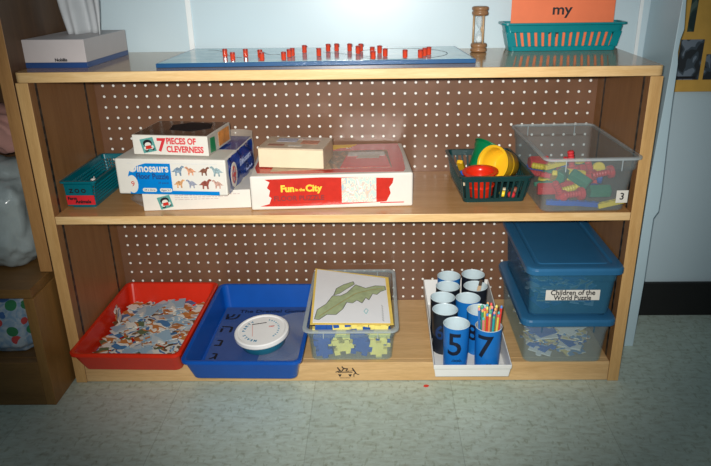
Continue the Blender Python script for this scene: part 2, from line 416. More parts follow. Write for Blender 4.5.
# ------------------------------------------------------------------ things on the top
t = thing('tissue_box', 'grey white tissue box with a navy stripe on the left end of the bookcase top', 'tissue box', (-.557, .158, ZT), 0)
fr = [(-.062, -.098), (.062, -.102), (.074, .100), (-.050, .104)]
bm = bmesh.new(); poly(bm, fr, .0105, .054); o = obj('carton', bm, [BOXGREY, BOXGREYT], t, bevel=.0008)
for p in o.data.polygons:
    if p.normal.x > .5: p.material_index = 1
bm = bmesh.new(); poly(bm, fr, .0002, .0105); obj('navy_band', bm, NAVY, t)
letter('Nobilis', .0085, BLACK, t, T(.012, -.1025, .0155) @ FRONT, .0003)
letter('Nobilis', .0075, INK, t, T(.0685, .03, .0165) @ Matrix.Rotation(R(-3.4), 4, 'Z') @ SIDE)
bm = bmesh.new()
nu, nv = 26, 14; g = []
for j in range(nv):
    row = []
    v_ = j/(nv-1)
    for i in range(nu):
        u = i/(nu-1)-.5
        wd = .086+.012*math.sin(v_*2.4)
        x = u*wd; y = .016*math.sin(u*9+v_*1.2)*(1-.2*v_)+.006*math.sin(u*23+2*v_)
        row.append(bm.verts.new((x, y, .0545+.115*v_+.010*math.sin(u*5)*v_)))
    g.append(row)
for j in range(nv-1):
    for i in range(nu-1): bm.faces.new((g[j][i], g[j][i+1], g[j+1][i+1], g[j+1][i]))
o = obj('tissue', bm, TISSUE, t, smooth=True, loc=(.018, .01, 0)); md = o.modifiers.new('S', 'SOLIDIFY'); md.thickness = .0008

# blue game board
m, nt, b = new_mat('board_face'); mp = coords(nt, (1, 1, 1)); n = noise(nt, mp, 9, 2, .5, 1.5)
r = ramp(nt, [(.35, (.20, .42, .48)), (.55, (.30, .52, .58)), (.7, (.42, .60, .60))]); nt.links.new(n.outputs['Fac'], r.inputs[0])
nt.links.new(r.outputs[0], b.inputs['Base Color']); b.inputs['Roughness'].default_value = .12; BFACE = m
t = thing('game_board', 'pale blue game board with blue edge on the bookcase top under red pegs', 'game board', (-.04, .17, ZT))
q = [(-.315, -.130), (.307, -.112), (.290, .105), (-.302, .118)]
bm = bmesh.new(); poly(bm, q, .0003, .0085); obj('base', bm, plain('board_edge_blue', (.010, .075, .20), .3), t, bevel=.0008)
bm = bmesh.new(); poly(bm, [(x*.985, y*.97) for x, y in q], .0085, .0090); obj('playing_surface', bm, BFACE, t)
bm = bmesh.new()
def curve2(bm, f, n, w):
    pts = [f(i/n) for i in range(n+1)]
    for (x0, y0), (x1, y1) in zip(pts[:-1], pts[1:]):
        d = Vector((x1-x0, y1-y0)); nn = Vector((-d.y, d.x)).normalized()*w/2
        poly(bm, [(x0+nn.x, y0+nn.y), (x1+nn.x, y1+nn.y), (x1-nn.x, y1-nn.y), (x0-nn.x, y0-nn.y)], .0090, .0093)
for fn, nn_, ww in ((lambda u: (.16+.10*math.cos(u*5-2.4), -.02+.09*math.sin(u*5-2.4)), 30, .0016), (lambda u: (-.15+.07*u, .05-.09*u+.012*math.sin(u*9)), 14, .0014), (lambda u: (.0+.12*u, .02-.10*u), 6, .0014), (lambda u: (-.26+.1*u, .08-.13*u+.02*math.sin(u*6)), 14, .0014)):
    bm = bmesh.new(); curve2(bm, fn, nn_, ww); obj('drawn_line', bm, INK, t)
pegs = [(-.237, .127), (-.21, .07), (-.194, .123), (-.162, .108), (-.151, .062), (-.109, .068), (-.103, .11), (-.099, .13), (-.079, .179), (-.044, .123), (-.03, .198), (-.012, .202), (.016, .199), (.035, .155), (.04, .195), (.065, .134), (.067, .065), (.08, .155), (.091, .103), (.13, .08), (.16, .077), (.17, .104), (.18, .122)]
bm = bmesh.new(); lathe(bm, [(.0046, 0), (.0050, .001), (.0050, .0125)], 16); pm = mesh_from(bm, 'peg'); pm.materials.append(PEGRED)
bm = bmesh.new(); lathe(bm, [(.0051, .0126), (.0051, .0150), (.0046, .0156), (.0026, .0156), (.0024, .0135)], 16); pc = mesh_from(bm, 'cap'); pc.materials.append(PEGEND)
for i, (x, y) in enumerate(pegs):
    p = thing('red_peg', 'small red cylindrical peg on the blue board, %s from the left' % ORD[i], 'peg', (x, y, ZT+.0094), 0, 'red pegs on the blue game board')
    obj('barrel', pm, PEGRED, p, smooth=False); obj('cap', pc, PEGEND, p)
# hourglass
t = thing('hourglass', 'small wooden hourglass sand timer with dowel posts beside the teal basket', 'hourglass', (.297, .236, ZT))
hp = [(.014, .0003), (.0178, .002), (.0182, .006), (.0168, .0085), (.0150, .0098), (.0172, .0112), (.0180, .015), (.0165, .0185), (.013, .0195)]
bm = bmesh.new(); lathe(bm, hp); obj('base_disc', bm, HGW, t, smooth=True)
bm = bmesh.new(); lathe(bm, [(r_, .0955-z) for r_, z in hp]); obj('top_disc', bm, HGW, t, smooth=True)
for a in (60, 180, 300):
    bm = bmesh.new(); tube(bm, (.0128*math.cos(R(a)), .0128*math.sin(R(a)), .019), (.0128*math.cos(R(a)), .0128*math.sin(R(a)), .077), .0023, 10); obj('dowel', bm, HGD, t, smooth=True)
gp = [(.003, .0195), (.0075, .022), (.0088, .030), (.0078, .038), (.003, .0455), (.0012, .048), (.003, .0505), (.0078, .058), (.0088, .066), (.0075, .073), (.003, .076)]
bm = bmesh.new(); lathe(bm, gp, 20); obj('glass_bulb', bm, GLASS, t, smooth=True)
bm = bmesh.new(); lathe(bm, [(.006, .0205), (.0076, .024), (.0078, .031), (.001, .036)], 16); obj('sand', bm, SAND, t, smooth=True)

# slatted baskets -------------------------------------------------
def slat_basket(t, wb, db, wt, dt, h, mat, nx, ny, bar, band_t=.012, band_b=.012, lip=.006, rows=0, rad=.008, fillx=.5, tt=.0022):
    def W(z): return wb+(wt-wb)*z/h
    def Dp(z): return db+(dt-db)*z/h
    bm = bmesh.new()
    loft(bm, [rr(wb, db, rad, 0), rr(wb, db, rad, .0025)])
    def band(z0, z1, ex=0):
        loft(bm, [rr(W(z0), Dp(z0), rad, z0), rr(W(z1)+ex, Dp(z1)+ex, rad, z1), rr(W(z1)-2*tt, Dp(z1)-2*tt, rad, z1), rr(W(z0)-2*tt, Dp(z0)-2*tt, rad, z0)], cyclic=True)
    band(.0004, band_b)
    band(h-band_t, h)
    for k in range(rows):
        z = band_b+(h-band_t-band_b)*(k+1)/(rows+1); band(z-.0012, z+.0012)
    z0, z1 = band_b-.001, h-band_t+.001
    def barat(ax, s, u, w):
        # u in -.5...5 along the wall
        v = []
        for z in (z0, z1):
            if ax == 'x': L, o1 = W(z)-2*rad, s*Dp(z)/2
            else: L, o1 = Dp(z)-2*rad, s*W(z)/2
            for du in (-w/2, w/2):
                for e in (0, -s*tt):
                    a = u*L+du; bb = o1+e
                    v.append(bm.verts.new((a, bb, z) if ax == 'x' else (bb, a, z)))
        for f in ((0, 1, 3, 2), (4, 6, 7, 5), (0, 4, 5, 1), (2, 3, 7, 6), (0, 2, 6, 4), (1, 5, 7, 3)): bm.faces.new([v[i] for i in f])
    for s in (-1, 1):
        for i in range(nx+1): barat('x', s, i/nx-.5, bar if 0 < i < nx else bar*1.8)
        for i in range(ny+1): barat('y', s, i/ny-.5, bar if 0 < i < ny else bar*1.8)
    body = obj('basket_body', bm, mat, t)
    bm = bmesh.new()
    loft(bm, [rr(wt+.001, dt+.001, rad, h-.0045), rr(wt+2*lip, dt+2*lip, rad+lip/2, h-.003), rr(wt+2*lip, dt+2*lip, rad+lip/2, h+.001), rr(wt-2*tt, dt-2*tt, rad, h+.001), rr(wt-2*tt, dt-2*tt, rad, h-.0045)], cyclic=True)
    obj('rim', bm, mat, t)
    return body
t = thing('slatted_basket', 'teal slatted plastic basket holding orange paper on the bookcase top', 'basket', (.4800, .2600, ZT+.0005))
slat_basket(t, .232, .050, .258, .056, .058, TEAL, 15, 3, .0085, .019, .010, .006, rad=.010)
t2 = thing('orange_paper', 'orange sheet of paper lettered with the word my, standing in the teal basket', 'paper', (.4800, .2595, ZT+.004))
bm = B(-.112, .112, -.0006, .0006, 0, .155); obj('sheet', bm, ORANGE, t2)
HW = .0006
letter('my', .031, BLACK, t2, T(-.002, -.001, .080) @ FRONT, HW, sx=1.15)
letter('spel', .032, BLACK, t2, T(.0, -.001, .040) @ FRONT, HW, spacing=1.35)
letter('using', .034, BLACK, t2, T(-.002, -.001, .123) @ FRONT, HW, spacing=1.2)

# ------------------------------------------------------------------ middle shelf
Z = ZM+.0003
t = thing('mesh_basket', 'teal open-mesh basket with a red label at the left end of the middle shelf', 'basket', (-.552, .160, Z), -1)
slat_basket(t, .052, .200, .070, .222, .060, TEALD, 7, 26, .0028, .010, .008, .004, rows=5, rad=.006)
bm = B(-.026, .026, -.1090, -.1075, .012, .050, M=None); tm = Matrix.Translation((0, -.0, 0))
obj('front_plate', B(-.029, .029, -.1085, -.1070, .006, .054), TEALD, t, rot=(R(5), 0, 0), loc=(0, -.0005, .0095))
obj('red_label', B(-.029, .031, -.1096, -.1086, .009, .030), plain('label_red', (.62, .02, .03), .5), t, rot=(R(5), 0, 0), loc=(0, -.0005, .0095))
LM = Matrix.Rotation(R(5), 4, 'X')
letter('Z O O', .0125, BLACK, t, T(0, -.0005, .0095) @ LM @ T(-.002, -.1092, .040) @ FRONT, .0005)
letter('Farm', .0095, BLACK, t, T(0, -.0005, .0095) @ LM @ T(-.016, -.1100, .0235) @ FRONT, .0004)
letter('Animals', .0105, BLACK, t, T(0, -.0005, .0095) @ LM @ T(.006, -.1100, .0160) @ FRONT, .0004)
def animal(name, label, mat, loc, rz, s=1):
    bm = bmesh.new()
    def el(c, r, n=2):
        q = bmesh.ops.create_icosphere(bm, subdivisions=n, radius=1)
        for v in q['verts']: v.co = Vector((v.co.x*r[0]+c[0], v.co.y*r[1]+c[1], v.co.z*r[2]+c[2]))
    el((0, 0, .017), (.014, .007, .007)); el((.014, 0, .023), (.005, .0035, .007)); el((.019, 0, .028), (.0065, .0035, .0035))
    for x in (-.009, .010):
        for y in (-.004, .004): tube(bm, (x, y, .015), (x*1.1, y, .001), .0026, 7, .0018)
    tube(bm, (-.013, 0, .020), (-.019, 0, .012), .0012, 6); tube(bm, (.017, -.003, .030), (.017, -.004, .0345), .001, 5); tube(bm, (.017, .003, .030), (.017, .004, .0345), .001, 5)
    for v in bm.verts: v.co *= s
    o = obj(name, bm, mat, smooth=True, loc=loc, rot=(0, 0, R(rz)))
    return tag(o, label, 'toy animal', 'toy animals in the teal basket')
TOYW = plain('toy_white', (.75, .70, .66), .5, .2); TOYBR = plain('toy_brown', (.30, .09, .05), .5, .3)
for i, (x, y, rz, mt, lb) in enumerate([(-.558, .205, 30, TOYW, 'white toy animal at the rear of the teal mesh basket'), (-.553, .115, 100, TOYBR, 'reddish brown toy animal in the middle of the teal mesh basket'),
                           (-.548, .162, 200, TOYW, 'pale toy animal beside the reddish one in the teal mesh basket'), (-.551, .075, 80, GREYC, 'dark toy animal at the front of the teal mesh basket'),
                           (-.545, .240, 10, TOYBR, 'brown toy animal in the back corner of the teal mesh basket')]):
    animal('toy_animal', lb, mt, (x, y, Z+.0035), rz, 1.0)

# cardboard boxes --------------------------------------------------
def emblem_square(t, cx, cz, s, rot, y):
    """teal square badge with a small dark, white and red figure shape"""
    M = T(cx, y, cz) @ FRONT @ Matrix.Rotation(R(rot), 4, 'Z')
    bm = bmesh.new(); poly(bm, [(-s/2, -s/2), (s/2, -s/2), (s/2, s/2), (-s/2, s/2)], 0, .0003, M=M); a = obj('badge', bm, plain('badge_teal', (.10, .32, .29), .5), t)
    bm = bmesh.new()
    for x, z, rx, rz_ in ((0, .14, .34, .26), (-.2, -.36, .14, .08), (.26, -.33, .14, .08)):
        poly(bm, [(s*(x+rx*math.cos(k*PI/6)), s*(z+rz_*math.sin(k*PI/6))) for k in range(12)], .0003, .0005, M=M)
    obj('badge_dark_shape', bm, BLACK, a)
    bm = bmesh.new()
    for x, z, rx, rz_ in ((0, .04, .24, .17), (-.28, -.16, .08, .1), (.3, -.16, .08, .1), (-.2, -.26, .1, .07), (.22, -.26, .1, .07)):
        poly(bm, [(s*(x+rx*math.cos(k*PI/6)), s*(z+rz_*math.sin(k*PI/6))) for k in range(12)], .0005, .0007, M=M)
    obj('badge_white_shape', bm, WHITE, a)
    bm = bmesh.new(); poly(bm, [(s*x, s*z) for x, z in ((-.19, -.02), (.19, -.02), (.24, -.26), (-.24, -.26))], .0007, .0009, M=M); obj('badge_red_shape', bm, REDB, a)
# bottom white box
t = thing('puzzle_box', 'flat white puzzle box with a teal badge, bottommost of the left stack', 'box', (-.311, .128, Z), 4.4)
obj('carton', B(-.1115, .1115, -.088, .088, 0, .040), WHITE, t, bevel=.0012)
emblem_square(t, -.066, .018, .027, 14, -.0881)
for k, z in enumerate((.031, .0265, .022)):
    bm = bmesh.new()
    x = -.045
    while x < .085-.02*k:
        w = random.uniform(.004, .011); box(bm, x, x+w, -.0884, -.0881, z, z+.0014); x += w+.002
    obj('small_print', bm, plain('faded_print', (.52, .42, .40), .6), t)
bm = bmesh.new()
def sheet(bm, f, nu, nv):
    g = [[bm.verts.new(f(i/(nu-1), j/(nv-1))) for i in range(nu)] for j in range(nv)]
    for j in range(nv-1):
        for i in range(nu-1): bm.faces.new((g[j][i], g[j][i+1], g[j+1][i+1], g[j+1][i]))
sheet(bm, lambda u, v: (-.112-.028*math.sin(u*PI/1.2)*(1-.2*v), -.075+.12*v, .002+.036*u+.003*math.sin(v*17+u*5)), 9, 16)
obj('torn_wrapper', bm, FILM, t, smooth=True)
# dinosaurs box
t = thing('puzzle_box', 'shrink-wrapped blue and white puzzle box lettered Dinosaurs Floor Puzzle in the left stack', 'box', (-.336, .115, ZM+.0409), -5)
obj('carton', B(-.115, .115, -.100, .100, 0, .075), WHITE, t, bevel=.003)
obj('blue_front', B(-.090, .098, -.1006, -.1001, .001, .066), BBLUE, t)
bm = bmesh.new(); poly(bm, [(-.091, .066), (-.091, .038), (-.086, .050), (-.079, .047), (-.072, .060), (-.05, .0665)], 0, .0003, M=T(0, -.1008, 0) @ FRONT); obj('torn_patch', bm, WHITE, t)
obj('picture_panel', B(.001, .112, -.1012, -.1007, .009, .066), WHITE, t)
bm = bmesh.new(); poly(bm, [(-.1*0-.083+.012*math.cos(a*PI/8), .022+.019*math.sin(a*PI/8)) for a in range(16)], 0, .0003, M=T(0, -.1009, 0) @ FRONT); obj('oval_badge', bm, WHITE, t)
letter('9', .016, REDB, t, T(-.082, -.1014, .022) @ FRONT)
letter('Dinosaurs', .0235, WHITE, t, T(-.044, -.1010, .0555) @ FRONT, .0006, sx=.84)
letter('Floor Puzzle', .0165, NAVY, t, T(-.039, -.1010, .0385) @ FRONT, .0004, sx=.84)
letter('24 pieces', .006, NAVY, t, T(-.017, -.1010, .0255) @ FRONT)
for cx, wd, s_ in ((-.048, .030, '24 x 36 in'), (-.0135, .026, 'Ages 3-7')):
    bm = bmesh.new(); poly(bm, rrect(wd, .008, .0038), 0, .0003, M=T(cx, -.1008, .010) @ FRONT); obj('pill_badge', bm, WHITE, t)
    letter(s_, .0058, NAVY, t, T(cx, -.1013, .010) @ FRONT)
DINO = [(-.5, -.05), (-.35, .02), (-.2, .18), (0, .3), (.15, .22), (.22, .32), (.34, .42), (.5, .36), (.48, .26), (.36, .24), (.28, .05), (.24, -.08), (.25, -.35), (.14, -.35), (.1, -.12), (-.08, -.12), (-.1, -.35), (-.21, -.35), (-.2, -.06), (-.35, -.06)]
DC = [(.20, .28, .36), (.60, .28, .16), (.20, .08, .05), (.28, .38, .40), (.62, .32, .14), (.30, .32, .40), (.26, .07, .05), (.50, .30, .24)]
for k in range(8):
    c, r_ = k % 4, k//4
    bm = bmesh.new(); s_ = .024 if k % 3 else .028; f = -1 if k % 2 else 1
    poly(bm, [(x*s_*f, z*s_) for x, z in DINO][::f], 0, .0003, M=T(.016+.027*c, -.1016, .051-.027*r_) @ FRONT)
    obj('dinosaur_picture', bm, plain('dino_%d' % k, DC[k], .4, .5, 300), t)
# bulging blue wrap over the right half
bm = bmesh.new()
sheet(bm, lambda u, v: (.116+.004*math.sin(v*PI)+.0015*math.sin(u*19+v*8), -.093+.19*u, .002+.070*v), 26, 12)
obj('blue_side', bm, DBLUE, t, smooth=True)
bm = bmesh.new()
sheet(bm, lambda u, v: (-.02+.136*v, -.02+.118*u, .0753+.003*abs(math.sin(u*7+v*9))*(1-v)), 20, 16)
obj('blue_top', bm, DBLUE, t, smooth=True)
DS = Matrix.Rotation(R(2), 4, 'Z')
letter('Dinosaurs', .021, plain('lilac_print', (.42, .50, .72), .4), t, T(.1225, .02, .047) @ SIDE, .0003)
letter('Floor Puzzle', .010, plain('lilac_print_b', (.36, .42, .66), .4), t, T(.1225, .045, .020) @ SIDE)
bm = bmesh.new(); poly(bm, [(.022*math.cos(a*PI/10), .026*math.sin(a*PI/10)) for a in range(20)], 0, .0004, M=T(.1215, -.068, .036) @ SIDE); e = obj('oval_badge', bm, WHITE, t)
bm = bmesh.new(); poly(bm, [(.015*math.cos(a*PI/10), .019*math.sin(a*PI/10)) for a in range(20)], .0004, .0007, M=T(.1215, -.068, .036) @ SIDE); obj('oval_picture', bm, patches('oval_pic', [(0, (.6, .08, .06)), (.45, (.15, .25, .45)), (.55, (.7, .4, .3))], 120), e)
bm = bmesh.new()
sheet(bm, lambda u, v: (.055+.065*v, .099+.014*math.sin(PI*v)+.003*math.sin(u*13), .01+.078*u), 12, 10)
obj('cellophane_fold', bm, clear('cellophane', (.55, .48, .40), .5, .08, .9), t, smooth=True)
# seven pieces box
t = thing('puzzle_box', 'white puzzle box lettered 7 Pieces of Cleverness on top of the left stack', 'box', (-.334, .098, ZM+.1204), -8)
obj('carton', B(-.080, .080, -.068, .064, 0, .040), [WHITE, SILVER], t, bevel=.0010)
for p in t.children[0].data.polygons:
    if p.normal.x > .5: p.material_index = 1
obj('lid_picture', B(-.077, .077, -.064, .061, .0401, .0406), BPIC, t)
bm = bmesh.new(); poly(bm, [(-.02, -.02), (.03, -.03), (.062, .0), (.05, .045), (.0, .05), (-.03, .02)], .0407, .0411); obj('dark_figure', bm, BLACK, t)
emblem_square(t, -.047, .0195, .029, 12, -.0682)
DR = plain('print_red', (.66, .04, .05), .4)
letter('7', .037, DR, t, T(-.0185, -.0684, .0195) @ FRONT, .0012)
letter('PIECES OF', .0175, DR, t, T(-.0075, -.0684, .0285) @ FRONT, .0006, align='LEFT', sx=.80)
letter('CLEVERNESS', .0175, DR, t, T(-.0085, -.0684, .0118) @ FRONT, .0006, align='LEFT', sx=.80)
obj('side_picture', B(.0803, .0808, -.008, .055, .005, .035), ORPIC, t)
bm = bmesh.new(); poly(bm, [(-.014, -.014), (.014, -.016), (.012, .014), (-.012, .016)], 0, .0005, M=T(.0805, -.043, .018) @ SIDE); obj('side_badge', bm, GREEN, t)

# fun in the city
t = thing('puzzle_box', 'worn red and white puzzle box lettered Fun in the City, centre of the middle shelf', 'box', (-.028, .162, Z), 3.4)
H = .0735
obj('carton', B(-.1685, .1685, -.122, .125, 0, H), WHITE, t, bevel=.0035)
rag = [(-.150, .008), (-.131, .013), (-.126, .026), (-.131, .030), (-.128, .042), (-.134, .048), (-.128, .060), (-.138, .066), (-.02, .068), (.128, .063), (.126, .052), (.119, .043), (.122, .030), (.113, .012), (.02, .008), (-.075, .0065)]
bm = bmesh.new(); poly(bm, rag, 0, .0004, M=T(0, -.1221, 0) @ FRONT); obj('red_front', bm, REDB, t)
CITY = patches('city_picture', [(0, (.55, .68, .62)), (.40, (.80, .76, .60)), (.5, (.42, .55, .60)), (.56, (.82, .55, .42)), (.64, (.75, .80, .72))], 90)
obj('front_picture', B(.020, .092, -.1229, -.1225, .012, .0655), CITY, t)
letter('Fun', .0195, WYEL, t, T(-.092, -.1229, .045) @ FRONT, .0009)
letter('in the', .0085, WYEL, t, T(-.066, -.1229, .0425) @ FRONT, .0004)
letter('City', .0195, WYEL, t, T(-.038, -.1229, .045) @ FRONT, .0009)
letter('FLOOR PUZZLE', .0150, plain('print_maroon', (.22, .03, .03), .5), t, T(-.069, -.1229, .024) @ FRONT, .0003)
obj('small_print', B(.10, .150, -.1224, -.1221, .0085, .0105), DR, t)
toprag = [(-.155, -.100), (-.163, -.06), (-.160, .02), (-.155, .118), (.0, .121), (.158, .120), (.160, .03), (.155, -.095), (.150, -.112), (.02, -.108), (-.06, -.112)]
bm = bmesh.new(); poly(bm, toprag, H+.0001, H+.0005); obj('red_top', bm, REDB, t)
bm = bmesh.new(); poly(bm, [(-.02, .118), (.06, .118), (.045, .095), (.02, .090), (.0, .070), (-.02, .066)], H+.0005, H+.0008); obj('yellow_patch', bm, WYEL, t)
letter('24', .013, WHITE, t, T(.040, .085, H+.0006), .0004)
bm = bmesh.new(); poly(bm, [(-.128, -.092), (.0, -.085), (.01, -.02), (-.12, -.03)], H+.0005, H+.0008); obj('torn_patch', bm, plain('torn_card', (.55, .42, .28), .7, .2, 60), t)
bm = bmesh.new(); poly(bm, [(.0, -.082), (.128, -.082), (.128, .062), (-.02, .062)], H+.0005, H+.0009); obj('top_picture', bm, patches('street_picture', [(0, (.35, .28, .22)), (.42, (.50, .42, .34)), (.5, (.30, .30, .28)), (.6, (.58, .40, .28))], 60), t)
bm = bmesh.new(); poly(bm, [(.018, -.078), (.126, -.080), (.122, .020), (.035, .025)], H+.0009, H+.0013); obj('red_picture', bm, REDB, t)
bm = bmesh.new(); poly(bm, [(.035, .012), (.120, .010), (.120, .045), (.040, .045)], H+.0013, H+.0016); obj('silver_picture', bm, plain('silver_print', (.55, .52, .48), .3, .3, 120), t)
bm = bmesh.new(); poly(bm, [(.055, -.008), (.105, -.010), (.108, .016), (.062, .018)], H+.0016, H+.0019); obj('white_patch', bm, WHITE, t)
# cream box with wooden-toy lid
t = thing('game_box', 'cream box with brown wrapped lid resting on the red Fun in the City box', 'box', (-.102, .132, Z+H+.0022), -8)
obj('carton', B(-.070, .070, -.050, .050, 0, .0395), CREAM, t, bevel=.0012)
obj('lid_wrap', B(-.0705, .0705, -.0505, .0505, .0397, .0425), CREAM2, t, bevel=.0008)
obj('side_wrap', B(.0703, .0708, -.049, .049, .001, .0394), CREAM2, t)
for x0, y0, x1, y1, c in ((-.045, .005, .0, .035, (.50, .52, .62)), (.012, -.01, .05, .02, (.62, .25, .15)), (-.055, -.03, -.02, -.015, (.40, .18, .12)), (.0, .025, .05, .04, (.66, .52, .45)), (-.01, -.032, .02, -.02, (.72, .68, .6))):
    obj('lid_picture', B(x0, x1, y0, y1, .0426, .0429), plain('lidpic', c, .4, .3, 120), t)

# dark green slatted basket
t = thing('slatted_basket', 'dark green slatted basket of coloured cups right of centre on the middle shelf', 'basket', (.3180, .170, Z), 2.5)
slat_basket(t, .130, .196, .148, .224, .060, DGREEN, 10, 14, .0045, .012, .009, .0045, rad=.010)
def cupmesh(r0, r1, h, fl=.004):
    bm = bmesh.new()
    lathe(bm, [(r0*.85, 0), (r0, .003), (r0+(r1-r0)*.7, h*.72), (r0+(r1-r0)*.72+fl*.2, h*.74), (r1, h*.80), (r1+.0004, h-.003), (r1+fl, h-.003), (r1+fl, h), (r1-.002, h), (r1-.0035, h*.78), (r0-.001, .006), (.0, .006)], 36, True, False)
    return bm
def cup(label, mat, r0, r1, h, loc, rot, fl=.003):
    t = thing('toy_cup', label, 'cup', loc, 0, None); t.rotation_euler = [R(a) for a in rot]
    obj('cup_body', cupmesh(r0, r1, h, fl), mat, t, smooth=False)
    bm = bmesh.new(); lathe(bm, [(r0*.97+.0018, h*.40), (r0*.97+.004, h*.42), (r0*.97+.004, h*.46), (r0*.97+.0018, h*.48)], 36, False, False)
    obj('ridge', bm, mat, t)
    for p in t.children[0].data.polygons: p.use_smooth = abs(p.normal.z) < .8
    return t
cup('green toy cup tilted in the back of the dark green basket', GREEN, .025, .036, .064, (.306, .212, Z+.028), (-20, 30, 0))
cup('yellow toy cup lying with its opening forward in the dark green basket', YEL, .031, .038, .060, (.368, .180, Z+.048), (74, 0, -48))
cup('red toy cup standing at the front of the dark green basket', RED, .027, .032, .056, (.297, .104, Z+.005), (4, -4, 0), .006)
def block(name, label, cat, bm, mat, loc, rot, group, smooth=False, bevel=.0012):
    o = obj(name, bm, mat, loc=loc, rot=[R(a) for a in rot], smooth=smooth, bevel=bevel); return tag(o, label, cat, group)
def bar(l, w=.010, h=.008):
    bm = bmesh.new(); poly(bm, rrect(l, w, w*.3, 3), -h/2, h/2)
    for x in (-l*.3, 0, l*.3): lathe(bm, [(w*.28, h/2), (w*.28, h/2+.0015)], 10, M=T(x, 0, 0))
    return bm
block('toy_bar', 'blue toy bar by the left wall of the dark green basket', 'toy', bar(.05, .014), TOYBLUE, (.274, .175, Z+.036), (10, 8, 60), None)
block('toy_bar', 'yellow toy bar standing in the back left of the dark green basket', 'toy', bar(.06, .014), YEL, (.268, .215, Z+.036), (0, 40, 70), None)
block('toy_bar', 'cream toy bar under the blue one in the dark green basket', 'toy', bar(.045, .013), CREAM, (.272, .135, Z+.024), (0, 5, 45), None)
for x, y, mt, n_ in ((.345, .100, TOYYEL, 'yellow'), (.362, .092, TOYRED, 'red'), (.375, .125, TOYBR, 'brown'), (.352, .120, CREAM, 'cream')):
    block('toy_bead', n_+' toy bead at the front right corner of the dark green basket', 'toy', (lambda b_: (lathe(b_, [(.005, 0), (.008, .003), (.0085, .008), (.006, .012), (.003, .0125)], 16), b_)[1])(bmesh.new()), mt, (x, y, Z+.0032), (0, 0, 0), None, True, 0)

# clear bins --------------------------------------------------------
def bin_(t, wb, db, wt, dt, h, mat, rimmat, dy=0, r=.016, lip=.007, ribs=True, th=.0016):
    """tapered storage bin; the upper fifth steps outward as a skirt"""
    bm = bmesh.new(); zs = h*.76
    ws, ds = wb+(wt-wb)*.62, db+(dt-db)*.62
    loft(bm, [rr(wb-.006, db-.006, r, 0), rr(wb, db, r, .003), rr(ws, ds, r, zs, cy=dy*.6), rr(wt-.003, dt-.003, r, zs+.002, cy=dy*.8), rr(wt, dt, r, h-.003, cy=dy),
              rr(wt-2*th, dt-2*th, r, h-.003, cy=dy), rr(wt-2*th-.003, dt-2*th-.003, r, zs+.0045, cy=dy*.8), rr(ws-2*th, ds-2*th, r, zs+.003, cy=dy*.6), rr(wb-2*th, db-2*th, r, .0035)])
    body = obj('bin_body', bm, mat, t)
    bm = bmesh.new()
    loft(bm, [rr(wt-.001, dt-.001, r, h-.006, cy=dy), rr(wt+2*lip, dt+2*lip, r+lip*.6, h-.005, cy=dy), rr(wt+2*lip, dt+2*lip, r+lip*.6, h-.001, cy=dy), rr(wt+lip, dt+lip, r+lip*.5, h, cy=dy), rr(wt-2*th, dt-2*th, r, h, cy=dy)], False, False)
    obj('bin_rim', bm, rimmat, t)
    if ribs:
        bm = bmesh.new()
        for s in (-1, 1):
            for xx in (-.30, .30):
                box(bm, xx*wt-.0008, xx*wt+.0008, s*dt/2+dy-(.0005 if s > 0 else .0018), s*dt/2+dy+(.0018 if s > 0 else .0005), zs+.002, h-.005)
        obj('bin_rib', bm, rimmat, t)
    return body
t = thing('storage_bin', 'open clear bin marked 3 full of coloured toys at the middle shelf right', 'storage bin', (.4870, .131, Z), 2.2)
bin_(t, .170, .252, .183, .298, .122, CLEAR, CLEARR, dy=-.008, lip=.0055)
obj('number_tag', B(.0595, .083, -.1368, -.1363, .022, .048), WHITE, t)
letter('3', .020, BLACK, t, T(.071, -.1372, .035) @ Matrix.Rotation(R(3), 4, 'Y') @ FRONT, .0003)
G = 'toys in the clear bin marked 3'
def nut():
    bm = bmesh.new(); lathe(bm, [(.004, -.022), (.013, -.022), (.0145, -.019), (.0145, .019), (.013, .022), (.004, .022)], 6, M=Matrix.Rotation(PI/2, 4, 'Y'))
    for x in (-.010, .012): lathe(bm, [(.0035, .0123), (.0035, .0135), (.002, .0135)], 12, M=T(x, 0, 0) @ Matrix.Rotation(PI/2, 4, 'X')@T(0, 0, 0))
    return bm
def bolt():
    bm = bmesh.new(); lathe(bm, [(.006, -.024), (.007, -.022)]+[(.0062 if k % 2 else .0075, -.020+.003*k) for k in range(10)]+[(.007, .011), (.0135, .012), (.0140, .020), (.012, .022)], 14, M=Matrix.Rotation(PI/2, 4, 'Y')); return bm
def wheel():
    bm = bmesh.new(); lathe(bm, [(.005, -.005), (.012, -.005), (.014, -.002), (.014, .002), (.012, .005), (.005, .005)], 22); return bm
protos = {}
for k, f in (('nut', nut), ('bolt', bolt), ('wheel', wheel), ('bar', lambda: bar(.056, .011, .010))): protos[k] = f
def toy(kind, cname, mat, x, y, z, rot, where='among the jumble in the clear bin marked 3'):
    nm = {'nut': 'toy_nut', 'bolt': 'toy_bolt', 'wheel': 'toy_disc', 'bar': 'toy_bar'}[kind]
    block(nm, '%s %s %s' % (cname, nm.replace('_', ' '), where), 'toy', protos[kind](), mat, (x, y, z), rot, G, kind == 'wheel' and False, .0006)
cm = {'green': BLKGREEN, 'red': TOYRED, 'blue': TOYBLUE, 'yellow': TOYYEL}
z0 = Z+.004
